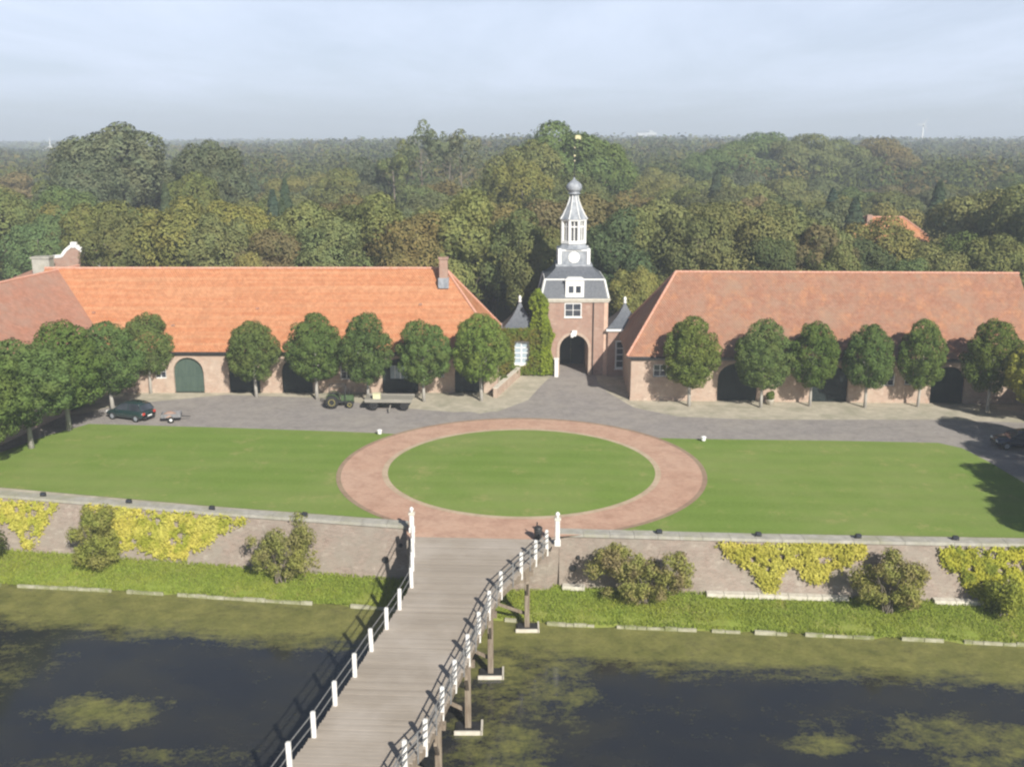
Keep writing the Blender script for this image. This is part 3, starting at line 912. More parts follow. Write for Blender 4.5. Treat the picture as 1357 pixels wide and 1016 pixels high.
# left range: front at Y=94
Lx0 = -47.0; LL = 45.6
def lx(px): return XA(px, 94, 0)-Lx0
ops = [(lx(252),2.9,0,3.5,1.45),(lx(325),3.0,0,3.1,1.0),(lx(395),3.0,0,3.4,1.3),(lx(460),1.2,1.3,1.5,0),(lx(531),3.5,0,3.4,1.3),(lx(583),.9,1.5,1.2,0),(lx(622),2.8,0,3.0,1.0),(lx(215),1.1,1.4,1.3,0)]
stL, rfL = long_building('stable_range', 'long stable range with a bright orange pantile roof left of the gate tower', (Lx0,94,0), 0, LL, 12, 4.15, 11.35, 0, 5.3, ORANGE,
    ops, [o for o in ops if o[2]==0], [(o[0],o[1],o[2],o[3]) for o in ops if o[2]>0], dens=(3,))
# chimney on its ridge
g = MB(); cxp = XA(588,98.8,11)-Lx0
g.bbox(cxp-.42,cxp+.42,4.3,5.1,9.7,12.6,.03); g.box(cxp-.5,cxp+.5,4.22,5.18,12.45,12.62)
g.build('chimney', TBRICK, rfL)
g = MB(); g.box(cxp-.52,cxp+.52,4.16,5.2,9.6,10.6); g.build('chimney_flashing', LEAD, rfL)
# roof vents
g = MB()
for q, r_ in ((6,.45),(14,.3),(22,.5),(31,.35),(38,.55)):
    yy = -.45+6.45*r_; zz = 4.15+7.2*r_
    g.box(q-.15,q+.15,yy-.12,yy+.1,zz,zz+.16)
g.build('roof_vent', BROWN, rfL)

# left wing, running towards the camera; facade faces +x
wl = thing('stable_wing', 'brown roofed stable wing behind the left row of round trees', 'building', (-39.0,93.0,0), R(-90-8))
WLn = 46
g = MB(); ops = [(5,2.8,0,3.2,1.2),(12,1.1,1.4,1.3,0),(18,2.8,0,3.2,1.2),(24,1.1,1.4,1.3,0),(30,2.8,0,3.2,1.2),(37,1.1,1.4,1.3,0)]
# local: x runs along the wing towards the camera, facade on the -x... built with y as depth to the west
g.wall(0, WLn, -.4, 0, -.1, 4.0, [(o[0],o[1],o[2],o[3],o[4]) for o in ops]); g.box(WLn-.4,WLn,-14.6,-.4,-.1,4.0); g.box(0,WLn,-15,-14.6,-.1,4.0)
w_ = g.build('wall', BRICK, wl)
g = MB(); g.hip(-9.5, WLn+.45, -15.45, .45, 4.15, 11.2, 0, 7.5, t=.14); rfw = g.build('roof', BROWN, wl)
ridge_caps(rfw, [((-9.5,-7.5,11.23),(WLn-7,-7.5,11.23)),((WLn+.45,.45,4.18),(WLn-7,-7.5,11.23))])
for o_ in ops:
    if o_[2] == 0:
        g = MB(); g.box(o_[0]-o_[1]/2,o_[0]+o_[1]/2,-.36,-.28,0.02,o_[3]-.1); g.build('door', GREEN, wl)
    else:
        g = MB(); g.box(o_[0]-.55,o_[0]+.55,-.2,-.12,o_[2],o_[2]+o_[3]); f = g.build('window', WHITE, wl)
        for s in (-.26,.26):
            g = MB(); g.box(o_[0]+s-.2,o_[0]+s+.2,-.118,-.10,o_[2]+.1,o_[2]+o_[3]-.1); g.build('pane', GLASS, f)
g = MB(); g.tube([(0,.53,4.06),(WLn+.4,.53,4.06)], .075, 8); g.build('gutter', DARKMETAL, wl)

# right range
Rx0, Ry0 = XA(835,91,0), 91.0
def rx(px): return XA(px, 90.6, 0)-Rx0
ops = [(rx(874),1.3,2.3,1.2,0),(rx(976),3.7,0,3.7,1.5),(rx(1025),1.3,1.6,1.2,0),(rx(1097),3.4,0,3.5,1.4),(rx(1172),1.3,1.6,1.2,0),(rx(1250),3.1,0,3.5,1.4),(rx(1200),.9,1.7,1.0,0)]
stR, rfR = long_building('stable_range', 'long stable range with a weathered pinkish red pantile roof right of the gate tower', (Rx0,Ry0,0), R(-2.0), 37.5, 12, 4.35, 11.4, 4.6, 0, PINK,
    ops, [o for o in ops if o[2]==0], [(o[0],o[1],o[2],o[3]) for o in ops if o[2]>0])
# right wing (mostly outside the frame)
wr = thing('stable_wing', 'dark brick stable wing at the right edge behind the yellow tree', 'building', (48.6,89.2,0), R(-92))
g = MB(); g.wall(0, 40, 0, .4, -.1, 4.2, [(4,2.8,0,3.2,1.2),(11,1.1,1.4,1.3,0),(17,2.8,0,3.2,1.2)]); g.box(39.6,40,.4,11.6,-.1,4.2); g.box(0,40,11.6,12,-.1,4.2); g.build('wall', BRICK, wr)
g = MB(); g.hip(-6.6, 40.4, -.45, 12.45, 4.34, 11.25, 0, 6, t=.14); rw = g.build('roof', PINK, wr)
for xx in (4,17):
    g = MB(); g.box(xx-1.4,xx+1.4,.25,.33,.02,3.1); g.build('door', GREEN, wr)
g = MB(); g.box(10.45,11.55,.14,.2,1.4,2.7); f = g.build('window', WHITE, wr)
for s in (-.26,.26):
    g = MB(); g.box(11+s-.2,11+s+.2,.12,.137,1.5,2.6); g.build('pane', GLASS, f)

# ---------------- gate tower
TX, TY = XA(760,101.4,0), 101.4
gt = thing('gate_tower', 'brick gatehouse tower with slate mansard and white lead-clad lantern spire', 'tower', (TX,TY,0))
HW = 3.42; ZT = 8.0
g = MB()
g.wall(-HW, HW, 0, .6, -.1, ZT, [(0,3.0,0,4.3,1.5)])
g.wall(-HW, HW, 6.5, 7.1, -.1, ZT, [(0,3.0,0,4.3,1.5)])
g.box(-HW,-HW+.6,.6,6.5,-.1,ZT); g.box(HW-.6,HW,.6,6.5,-.1,ZT)
g.build('wall', TBRICK, gt)
g = MB(); g.box(-2.0,-1.5,.6,6.5,0,4.4); g.box(1.5,2.0,.6,6.5,0,4.4); g.box(-2.0,2.0,.6,6.5,4.4,4.7); g.build('passage_wall', BRICK, gt)
# passage vault trim: stone archivolt + keystone
g = MB(); n = 12
for k in range(n):
    t0 = math.pi*k/n; t1 = math.pi*(k+1)/n
    q = lambda r_, t: (r_*math.cos(t), 2.8+r_*math.sin(t))
    g.xprism([q(1.5,t1),q(1.5,t0),q(1.78,t0),q(1.78,t1)], -.07, -.003)
g.box(-1.78,-1.5,-.07,-.003,0,2.8); g.box(1.5,1.78,-.07,-.003,0,2.8)
g.build('archivolt', BRICK, gt)
g = MB(); g.xprism([(-.2,4.15),(.2,4.15),(.3,4.75),(-.3,4.75)], -.14, -.072); g.build('keystone', WHITE, gt)
g = MB(); g.box(-1.5,-.02,5.4,5.5,.03,4.3); g.box(.02,1.5,5.4,5.5,.03,4.3)
for s in (-1,1):
    for z in (.5,2,3.4): g.box(min(s*.1,s*1.42),max(s*.1,s*1.42),5.36,5.398,z,z+.16)
g.build('gate', GREEN, gt)
# lantern on keystone
g = MB(); g.lathe([(.05,-.05),(.16,0),(.20,.3),(.10,.42),(.03,.5)], (-.25,-.42,4.1), 8); lo = g.build('wall_lamp', WHITE, gt)
g = MB(); g.bar((-.25,-.42,4.6),(-.25,-.07,4.75),.04,.04); g.build('bracket', DARKMETAL, lo)
# quoins and downpipe
g = MB()
for s in (-1,1):
    g.box(min(s*(HW-.38),s*(HW+.04)),max(s*(HW-.38),s*(HW+.04)),-.045,-.003,0,ZT-.35)
g.build('corner_strip', M_noise('pale_brick', (.55,.36,.27), (.66,.47,.36), 3), gt)
g = MB(); g.tube([(1.95,-.09,.1),(1.95,-.09,ZT-.3)], .055, 8); g.build('downpipe', DARKMETAL, gt)
# cornice
g = MB(); g.box(-HW-.14,HW+.14,-.14,7.24,ZT-.30,ZT-.12); g.box(-HW-.24,HW+.24,-.24,7.34,ZT-.118,ZT+.06); g.build('cornice', STONE, gt)
# upper window
window(gt, -.15, -.06, 6.15, 1.75, 1.45, 2, 2, depth=.055)
cyT = 3.55
def pyr(name, h0, z0, h1, z1, m, parent=gt, curve=0.0, n=6):
    g = MB(); vs = []
    for k in range(n+1):
        t = k/n; h_ = h0+(h1-h0)*t - curve*math.sin(math.pi*t)*(h0-h1); z = z0+(z1-z0)*t
        vs += [(-h_,cyT-h_,z),(h_,cyT-h_,z),(h_,cyT+h_,z),(-h_,cyT+h_,z)]
    fs = [(3,2,1,0),(4*n,4*n+1,4*n+2,4*n+3)]
    for k in range(n):
        for i in range(4):
            j = (i+1)%4; fs.append((4*k+i,4*k+j,4*k+4+j,4*k+4+i))
    g.add(vs, fs); return g.build(name, m, parent)
MH = HW+.0
pyr('mansard_roof', MH+.1, ZT+.062, MH-.38, ZT+1.9, SLATE, curve=-.0)
g = MB()
for sx in (-1,1):
    for sy in (-1,1):
        g.bar((sx*(MH+.07),cyT+sy*(MH+.07),ZT+.1),(sx*(MH-.36),cyT+sy*(MH-.36),ZT+1.95),.20,.14)
g.build('hip_flashing', WHITE, gt)
g = MB(); g.box(-MH+.3,MH-.3,cyT-MH+.3,cyT+MH-.3,ZT+1.902,ZT+2.04); g.build('roof_moulding', WHITE, gt)
pyr('upper_roof', MH-.36, ZT+2.042, 1.85, ZT+3.15, SLATE, curve=.10)
# dormer
y0 = cyT-MH-.10
g = MB(); g.box(-.95,.95,y0,y0+1.0,ZT+.2,ZT+1.95); dm = g.build('dormer', WHITE, gt)
g = MB(); g.xprism([(-1.1,ZT+1.952),(1.1,ZT+1.952),(.7,ZT+2.22),(-.7,ZT+2.22)], y0-.12, y0+1.0); g.build('dormer_roof', WHITE, dm)
g = MB(); g.box(-.62,-.12,y0-.02,y0-.003,ZT+.65,ZT+1.35); g.box(.12,.62,y0-.02,y0-.003,ZT+.65,ZT+1.35); g.build('pane', GLASS, dm)
for sx in (-1,1):
    for k in (0,1):
        g = MB(); g.box(sx*1.9-.35,sx*1.9+.35,y0+.12,y0+.6,ZT+.7,ZT+1.25) if k == 0 else None
        if k == 0: pass
# clock stage
z = ZT+3.15
g = MB(); g.box(-1.9,1.9,cyT-1.9,cyT+1.9,z,z+.22); g.build('stage_moulding', LEAD, gt)
g = MB(); g.box(-1.56,1.56,cyT-1.56,cyT+1.56,z+.222,z+1.55); g.build('clock_stage', LEAD, gt)
g = MB()
for sx in (-1,1):
    for sy in (-1,1): g.bbox(sx*1.5-.18,sx*1.5+.18,cyT+sy*1.5-.18,cyT+sy*1.5+.18,z+.223,z+1.8,.03)
g.build('corner_pier', WHITE, gt)
g = MB(); g.box(-1.62,1.62,cyT-1.62,cyT+1.62,z+1.552,z+1.70); g.build('stage_cornice', WHITE, gt)
def clock(face_y, sgn):
    g = MB(); g.lathe([(.60,0),(.60,.06)], (0,face_y,z+.92), 24, axis='y'); c = g.build('clock_face', WHITE, gt)
    yy = face_y-.012
    g = MB()
    g.bar((0,yy,z+.92),(.0,yy,z+1.36),.012,.05,(1,0,0)); g.bar((0,yy,z+.92),(-.27,yy,z+.72),.012,.06,(1,0,0))
    g.build('clock_hand', GOLD, c)
    g = MB()
    for k in range(12):
        t = 2*math.pi*k/12
        g.bar((.47*math.cos(t),yy,z+.92+.47*math.sin(t)),(.56*math.cos(t),yy,z+.92+.56*math.sin(t)),.012,.035,(1,0,0) if abs(math.sin(t))>.5 else (0,0,1))
    g.build('hour_mark', DARKMETAL, c)
clock(cyT-1.63, 1)
# flared skirt to the lantern
g = MB(); g.lathe([(1.9,0),(1.6,.15),(1.4,.36),(1.36,.5)], (0,cyT,z+1.702), 8, R(22.5)); g.build('lantern_skirt', LEAD, gt)
zl = z+2.25
# octagonal lantern with open windows
g = MB(); rl = 1.24
for k in range(8):
    t = R(22.5+45*k); g.tube([(rl*math.cos(t),cyT+rl*math.sin(t),zl),(rl*math.cos(t),cyT+rl*math.sin(t),zl+2.35)], .17, 6)
g.lathe([(1.38,0),(1.38,.3),(1.28,.302)], (0,cyT,zl), 8, R(22.5)); g.lathe([(1.28,0),(1.42,.04),(1.46,.2)], (0,cyT,zl+2.3), 8, R(22.5))
lt = g.build('lantern', WHITE, gt)
g = MB()
for k in range(8):
    t0 = R(22.5+45*k); t1 = R(22.5+45*(k+1))
    a = Vector((rl*math.cos(t0),cyT+rl*math.sin(t0),0)); b = Vector((rl*math.cos(t1),cyT+rl*math.sin(t1),0)); m = (a+b)/2
    g.bar((m.x,m.y,zl+.3),(m.x,m.y,zl+2.35),.09,.09)
    g.bar((a.x,a.y,zl+1.75),(b.x,b.y,zl+1.75),.08,.12)
g.build('mullion', WHITE, lt)
g = MB(); g.lathe([(.98,0),(.98,1.85)], (0,cyT,zl+.31), 8, R(22.5)); g.build('louvre', GREY, lt)
zr_ = zl+2.5
g = MB(); g.lathe([(1.5,0),(1.42,.08),(1.2,.42),(.95,.9),(.72,1.4),(.54,1.85),(.44,2.25),(.40,2.5)], (0,cyT,zr_+.002), 8, R(22.5)); g.build('spire_roof', LEAD, gt)
g = MB()
for k in range(8):
    t = R(22.5+45*k); prof = [(1.5,0.02),(1.2,.44),(.95,.92),(.72,1.42),(.54,1.87),(.42,2.4)]
    g.tube([((r_+.02)*math.cos(t),cyT+(r_+.02)*math.sin(t),zr_+q) for r_, q in prof], .055, 5)
g.build('spire_rib', WHITE, gt)
zo = zr_+2.5
g = MB(); g.lathe([(.40,0),(.66,.05),(.64,.14),(.50,.22),(.70,.34),(.82,.55),(.83,.80),(.72,1.05),(.50,1.25),(.26,1.42),(.12,1.55),(.06,1.75)], (0,cyT,zo), 16); g.build('onion_dome', LEAD, gt, True)
g = MB(); g.tube([(0,cyT,zo+1.6),(0,cyT,zo+6.1)], [.06,.03], 6); pole = g.build('finial_rod', DARKMETAL, gt)
g = MB()
for q, r_ in ((3.4,.10),(3.9,.13),(4.7,.09)): g.lathe([(.01,-r_),(r_*.8,-r_*.6),(r_,0),(r_*.8,r_*.6),(.01,r_)], (0,cyT,zo+q), 10)
g.build('gilded_ball', GOLD, pole, True)
g = MB(); g.xprism([(.05,zo+5.55),(.3,zo+5.62),(.62,zo+5.5),(.62,zo+5.88),(.3,zo+5.97),(.05,zo+5.92)], cyT-.02, cyT+.02); g.build('weather_vane', GOLD, pole)
print('tower top', zo+5.6)

# pavilions
def pavilion(name, label, cx_, hw, y0, y1, ze, zr, win, rot=0, glass=None):
    r = thing(name, label, 'building', (cx_,y0,0), rot)
    D = y1-y0
    wx, ww, wz, wh = win
    g = MB(); g.wall(-hw, hw, 0, .4, -.1, ze-.1, [(wx,ww,wz,wh,0)]); g.box(-hw,-hw+.4,.4,D,-.1,ze-.1); g.box(hw-.4,hw,.4,D,-.1,ze-.1); g.box(-hw+.4,hw-.4,D-.4,D,-.1,ze-.1); g.build('wall', TBRICK, r)
    g = MB(); g.box(-hw-.2,hw+.2,-.2,D+.2,ze-.098,ze+.12); g.build('cornice', WHITE, r)
    g = MB(); e = hw+.22; n = 6; vs = []
    for k in range(n+1):
        t = k/n; q = (e-.05)*(1-t)+.08*t; q -= .12*math.sin(math.pi*t)*e
        cy_ = D/2; qd = q*(D/2+.2)/e
        z_ = ze+.122+(zr-ze)*t
        vs += [(-q,cy_-qd,z_),(q,cy_-qd,z_),(q,cy_+qd,z_),(-q,cy_+qd,z_)]
    fs = [(3,2,1,0),(4*n,4*n+1,4*n+2,4*n+3)]
    for k in range(n):
        for i in range(4): j=(i+1)%4; fs.append((4*k+i,4*k+j,4*k+4+j,4*k+4+i))
    g.add(vs, fs); rf = g.build('roof', SLATE, r)
    g = MB(); g.lathe([(.16,0),(.2,.1),(.1,.25),(.18,.42),(.14,.6),(.03,.72)], (0,D/2,zr+.1), 10); g.build('finial', WHITE, rf, True)
    window(r, wx, .06, wz, ww, wh, 2, 4, t=.17, depth=.12, glass=glass)
    return r
pavilion('pavilion', 'small ivy covered gate pavilion with a slate pyramid roof left of the tower', XA(689,101.4,0), 1.72, 101.4, 105.2, 4.7, 7.3, (.15,1.7,1.1,2.5), glass=PALEGLASS)
pavilion('pavilion', 'small brick gate pavilion with a slate pyramid roof right of the tower', XA(826,101,0)+.2, 1.9, 101.0, 105.2, 4.85, 7.2, (-.25,1.75,.75,3.0))
# white block added left of arch, its paint imitating the sunlit passage wall
x_ = XA(737,100.9,0)
g = MB(); g.bbox(-.2,.2,-.22,.22,0,1.85,.03); g.box(-.26,.26,-.28,.28,1.852,1.97)
o = g.build('gate_pier', DIRTYWHITE); o.location = (x_,100.7,0); tag(o, 'short white block standing in for the sunlit passage wall at the gate arch', 'pier')
# low forecourt walls
def lowwall(pa, pb, h, label):
    a, b = P(*pa), P(*pb); r = thing('garden_wall', label, 'wall')
    g = MB(); g.bar((a[0],a[1],h/2),(b[0],b[1],h/2),.35,h); g.build('wall', BRICK, r)
    g = MB(); g.bar((a[0],a[1],h+.05),(b[0],b[1],h+.05),.45,.09); g.build('coping', STONE, r)
lowwall((700,489),(733,487),1.0,'low brick wall under the ivy left of the gate arch')
lowwall((656,527),(690,496),.9,'low brick wall from the orange roofed stable to the left pavilion')

# Dutch gabled house behind the left range
gy = 118.0; gx = XA(100,gy,9)
gh = thing('gabled_house', 'brick house with a white scrolled gable behind the stable corner', 'house', (gx,gy,0))
def gz(py): 
    return 24-gy*math.tan(TH+math.atan((py+5-508)/F))
g = MB(); out_ = [(-3.8,0),(3.8,0),(3.8,gz(357)),(3.0,gz(352)),(2.6,gz(336)),(1.5,gz(335)),(.9,gz(327)),(.3,gz(322)),(-.3,gz(322)),(-.9,gz(327)),(-1.5,gz(335)),(-2.6,gz(336)),(-3.0,gz(352)),(-3.8,gz(357))]
g.xprism(out_, 0, .5); g.build('gable_wall', TBRICK, gh)
g = MB()
top = out_[2:]
for a, b in zip(top, top[1:]): g.bar((a[0],.25,a[1]+.05),(b[0],.25,b[1]+.05),.7,.34)
g.build('gable_coping', WHITE, gh)
g = MB(); g.bbox(-.35,.35,0,.5,gz(322)+.2,gz(316),.05); g.build('gable_finial', WHITE, gh)
g = MB(); g.box(-3.6,-3.2,.5,14,0,gz(360)); g.box(3.2,3.6,.5,14,0,gz(360)); g.box(-3.2,3.2,13.6,14,0,gz(360)); g.build('wall', BRICK, gh)
g = MB(); zz = gz(359); g.add([(-3.9,.5,zz),(0,.5,gz(332)),(3.9,.5,zz),(-3.9,14.3,zz),(0,14.3,gz(332)),(3.9,14.3,zz)], [(0,1,4,3),(1,2,5,4),(0,2,1),(3,4,5),(0,3,5,2)]); rg = g.build('roof', BROWN, gh)
g = MB(); q = XA(70,gy,9)-gx; g.bbox(q-1.0,q+1.0,-3.0,-1.6,5,gz(334),.05); g.box(q-1.1,q+1.1,-3.1,-1.5,gz(334)+.002,gz(334)+.2); g.build('chimney', COPING, gh)
g = MB(); g.hip(-6.5,-3.9,-6,10,gz(362),gz(352),1.2,1.2); g.build('side_roof', BROWN, gh)
g = MB(); g.box(-6.3,-3.95,-5.7,9.7,0,gz(362)-.2); g.build('side_wall', BRICK, gh)

# orange roofed house in the wood
hy = 150.0
x0, x1 = XA(1112,hy,11), XA(1236,hy,9)
hh_ = thing('wood_house', 'house with a bright orange roof half hidden in the wood', 'house', (x0,hy-4,0))
L_ = x1-x0
g = MB(); g.box(.4,L_-.4,.4,9.6,0,8.5); g.build('wall', BRICK, hh_)
g = MB(); g.hip(0,L_,0,10,8.6,12.6,3.6,4.4); rh = g.build('roof', ORANGE, hh_)
g = MB(); g.bbox(4,4.8,3.8,4.6,11.5,13.0,.03); g.build('chimney', TBRICK, rh)
for xx in (3,6,9,11.5):
    if xx < L_-1: window(hh_, xx, .29, 5.2, 1.1, 1.6)
ridge_caps(rh, [((3.6,5,12.62),(L_-4.4,5,12.62)),((L_,0,8.62),(L_-4.4,5,12.62))])
# far white long building on the horizon
fy = 2300.0; fx = XA(857,fy,22)
fb = thing('far_hall', 'tiny long white hall on the horizon right of the tower', 'building', (fx,fy,0))
g = MB(); g.box(-22,22,0,14,0,38); g.box(6,13,0,14,38.01,42); g.build('wall', WHITE, fb)
g = MB(); g.hip(-23,5,-1,15,38.02,40,2,2); g.build('roof', LEAD, fb)

# wind turbines far off
def turbine(px, ytop, d, label, s=1.0, phase=.3):
    zt = 24-d*math.tan(TH+math.atan((ytop-508)/F))
    x = XA(px,d,24)
    hub = zt-9*s
    r = thing('wind_turbine', label, 'wind turbine', (x,d,0), 0, 'wind turbines on the horizon')
    g = MB(); g.tube([(0,0,0),(0,0,hub)], [1.6*s,.8*s], 10); g.build('tower', WHITE, r, True)
    g = MB(); g.bbox(-1*s,1*s,-2.2*s,3*s,hub-.9*s,hub+1.1*s,.2); n_ = g.build('nacelle', WHITE, r)
    for k in range(3):
        t = phase+k*2*math.pi/3
        g = MB(); e = Vector((math.sin(t),0,math.cos(t)))*14*s; o = Vector((0,-2.6*s,hub))
        g.tube([o, o+e*.3, o+e], [.55*s,.7*s,.12*s], 6); g.build('blade', WHITE, r)
turbine(66,186,900,'faint white wind turbine on the far left horizon', .6, .1)
turbine(1222,158,1250,'faint white wind turbine on the right horizon', .7, .5)

# ================================================================== TREES
OLIVE = (.145,.170,.064); OLIVE2 = (.175,.190,.072); DKGREEN = (.095,.130,.060); YELLOWG = (.205,.21,.072); BROWNG = (.175,.155,.074); GREENM = (.120,.172,.064); GREYG = (.125,.148,.085)
COLN = {'olive':OLIVE,'light olive':OLIVE2,'dark green':DKGREEN,'yellow-green':YELLOWG,'brownish':BROWNG,'mid green':GREENM,'grey-green':GREYG}
protos = [broadleaf_proto(100+i, 17.0, 5.6, 36+5*i, 17000, .30, low=.10) for i in range(6)]
tallp = [broadleaf_proto(200+i, 24.0, 7.0, 56, 20000, .36, low=.2, trunk_r=.45) for i in range(3)]
sparse = [broadleaf_proto(300+i, 24.0, 4.0, 15, 1300, .40, low=.5, thin=1, trunk_r=.22) for i in range(3)]
def conifer_proto(seed, h=16, r=3.4):
    rng = np.random.default_rng(seed); cs = []; ns = []
    n = 5000
    z = rng.uniform(.08,1,n)**.8
    tier = (z*9) % 1.0
    rad = r*(1-z)**.85*(.62+.38*(1-tier))+.1
    t = rng.uniform(0,2*math.pi,n); k = rng.uniform(.6,1.05,n)
    c = np.stack([np.cos(t)*rad*k, np.sin(t)*rad*k, z*h-.25*rad*k],1)
    nn = np.stack([np.cos(t), np.sin(t), np.full(n,.5)],1)+rng.normal(size=(n,3))*.4
    root = bpy.data.objects.new('conifer_tree', None); C.objects.link(root)
    me = leaves_mesh('crown', c, nn, .42, rng, LEAF); cr = bpy.data.objects.new('crown', me); C.objects.link(cr); cr.parent = root
    mb = MB(); mb.tube([(0,0,-.2),(0,0,h*.5),(0,0,h*.97)],[.28,.18,.03],7); mb.build('trunk', BARK, root, True)
    root['_h'] = h; root['_r'] = r
    return root
conp = [conifer_proto(401), conifer_proto(402, 18, 3.8)]
used = set()
TREES = []
def put_tree(proto, x, y, h, r, col, label, cat='tree', group=None, rz=None, rnd=random):
    sh = h/proto['_h']; sr = r/proto['_r']
    rz = rnd.uniform(0,6.28) if rz is None else rz
    if proto.name not in used:
        used.add(proto.name); o = proto
        o.location = (x,y,0); o.rotation_euler = (0,0,rz); o.scale = (sr,sr,sh); tag(o, label, cat, group)
    else:
        o = copy_tree(proto, (x,y,0), rz, (sr,sr,sh), label, group); o['category'] = cat
    c = COLN[col] if isinstance(col, str) else col
    j = rnd.uniform(.88,1.14)
    set_crown_color(o, (c[0]*j*rnd.uniform(.94,1.07), c[1]*j, c[2]*j*rnd.uniform(.85,1.15)))
    TREES.append((x,y,r))
    return o
def height_for(ytop, d): return 24-d*math.tan(TH+math.atan((ytop-508)/F))
tr = random.Random(77)
marks = [(-200,'beyond the left edge'),(30,'at the far left edge'),(90,'behind the white gable'),(150,'right of the white gable'),(215,'above the left third of the orange roof'),(290,'left of the orange roof centre'),(370,'above the orange roof centre'),
         (440,'right of the orange roof centre'),(510,'above the right third of the orange roof'),(570,'just left of the roof chimney'),(625,'just right of the roof chimney'),(690,'above the left pavilion'),(740,'directly left of the spire'),(790,'directly right of the spire'),
         (840,'above the right pavilion'),(900,'above the left end of the red roof'),(960,'above the red roof left quarter'),(1030,'left of the red roof centre'),(1100,'left of the orange roofed house'),(1165,'around the orange roofed house'),(1235,'right of the orange roofed house'),(1300,'above the right part of the red roof'),(1357,'at the far right edge')]
def mark(px):
    return min(marks, key=lambda m: abs(m[0]-px))[1]
def size_word(r): return 'broad' if r > 6 else ('medium' if r > 4.6 else 'slim')
# front row, as in the photograph: (px, ytop, distance, radius, colour)
FR = [(-30,235,122,6.5,'olive'),(8,232,120,6,'olive'),(55,275,116,4.5,'mid green'),(62,262,128,5.5,'yellow-green'),(118,262,120,5.8,'brownish'),(160,268,117,5,'olive'),(200,258,126,6,'olive'),(240,250,119,6,'light olive'),(290,262,118,5.4,'olive'),(318,245,130,6,'yellow-green'),
      (338,322,113.5,3.0,'yellow-green'),(365,290,117,5,'brownish'),(405,246,122,6,'light olive'),(440,275,116,5,'olive'),(470,256,127,6,'olive'),(508,240,121,6,'light olive'),(548,258,117,5.4,'brownish'),(585,248,126,5.8,'olive'),
      (618,240,119,6.2,'light olive'),(655,252,124,6,'brownish'),(690,262,117,5.4,'olive'),(715,290,113.5,4,'olive'),(735,250,128,6,'brownish'),(795,236,130,6.4,'brownish'),(815,268,118,5,'dark green'),(850,262,122,5.4,'olive'),(840,340,112.5,3.2,'yellow-green'),
      (885,244,124,6.6,'light olive'),(925,258,117,5,'olive'),(948,262,121,5.6,'light olive'),(990,258,118,5.6,'light olive'),(1020,300,114,4,'dark green'),(1055,262,121,6,'olive'),(1083,275,117,5,'brownish'),(1098,310,113.5,4,'olive'),
      (1140,305,118,5,'dark green'),(1168,276,122,5.6,'yellow-green'),(1195,328,113.5,4.2,'mid green'),(1250,312,117,5.6,'light olive'),(1285,300,121,5,'mid green'),(1322,292,118,5.6,'olive'),(1350,230,128,6.5,'light olive'),(1290,228,136,6.6,'light olive'),
      (1385,250,120,6.5,'olive'),(1420,240,126,6.5,'mid green'),(-80,250,122,6.5,'olive')]
for i, (px, yt_, d, r, col) in enumerate(FR):
    if px < 150: d += 19
    h = height_for(yt_, d); x = XA(px, d, h*.5)
    put_tree(tr.choice(protos), x, d, h, r, col, f'{size_word(r)} {col} front-row tree {mark(px)}', group='trees of the wood behind the stables', rnd=tr)
# marked trees further back
SP = [(150,147,172,10.5,'grey-green','t'),(112,190,160,7.5,'grey-green','t'),(195,195,178,7,'grey-green','t'),(90,232,150,6.5,'mid green','t'),(280,172,168,7.2,'grey-green','t'),(255,215,160,5.5,'olive','t'),(335,255,150,5.5,'olive','b'),
      (740,148,188,9,'mid green','t'),(700,172,180,7.5,'olive','t'),(792,165,196,7.5,'mid green','t'),(690,200,165,6.5,'light olive','t'),(668,205,178,6.5,'olive','t'),(770,215,165,6,'olive','t'),
      (560,150,215,4.2,'grey-green','s'),(590,160,225,4.2,'grey-green','s'),(615,160,210,4.4,'grey-green','s'),(525,185,205,4.2,'olive','s'),(600,178,230,3.6,'grey-green','s'),(540,176,228,3.8,'olive','s'),
      (1012,168,310,13,'mid green','t'),(1065,170,300,12,'olive','t'),(975,182,290,11,'mid green','t'),(1110,178,310,11,'olive','t'),(1165,176,320,12,'brownish','t'),(940,190,280,9,'mid green','t'),
      (380,238,160,4,'conifer','c'),(364,252,150,4,'conifer','c'),(703,243,160,4.6,'conifer','c'),(480,200,210,6,'grey-green','t'),(455,215,200,6,'olive','t'),(1130,262,150,5,'conifer','c'),(1100,250,165,5,'conifer','c'),(1240,240,160,5,'conifer','c')]
kinds = {'t':tallp,'b':protos,'s':sparse,'c':conp}
names_ = {'t':'tall','b':'medium','s':'sparse high-stemmed','c':'dark pointed'}
for (px, yt_, d, r, col, k) in SP:
    h = height_for(yt_, d); x = XA(px, d, h*.6)
    cc = (.06,.09,.06) if col == 'conifer' else col
    lab = f'{names_[k]} {"blue-green conifer" if k=="c" else col+" tree"} {("against the sky " if yt_ < 195 else "deep in the wood ")}{mark(px)}'
    put_tree(tr.choice(kinds[k]), x, d, h, r, cc, lab, group='tall trees standing out of the wood', rnd=tr)
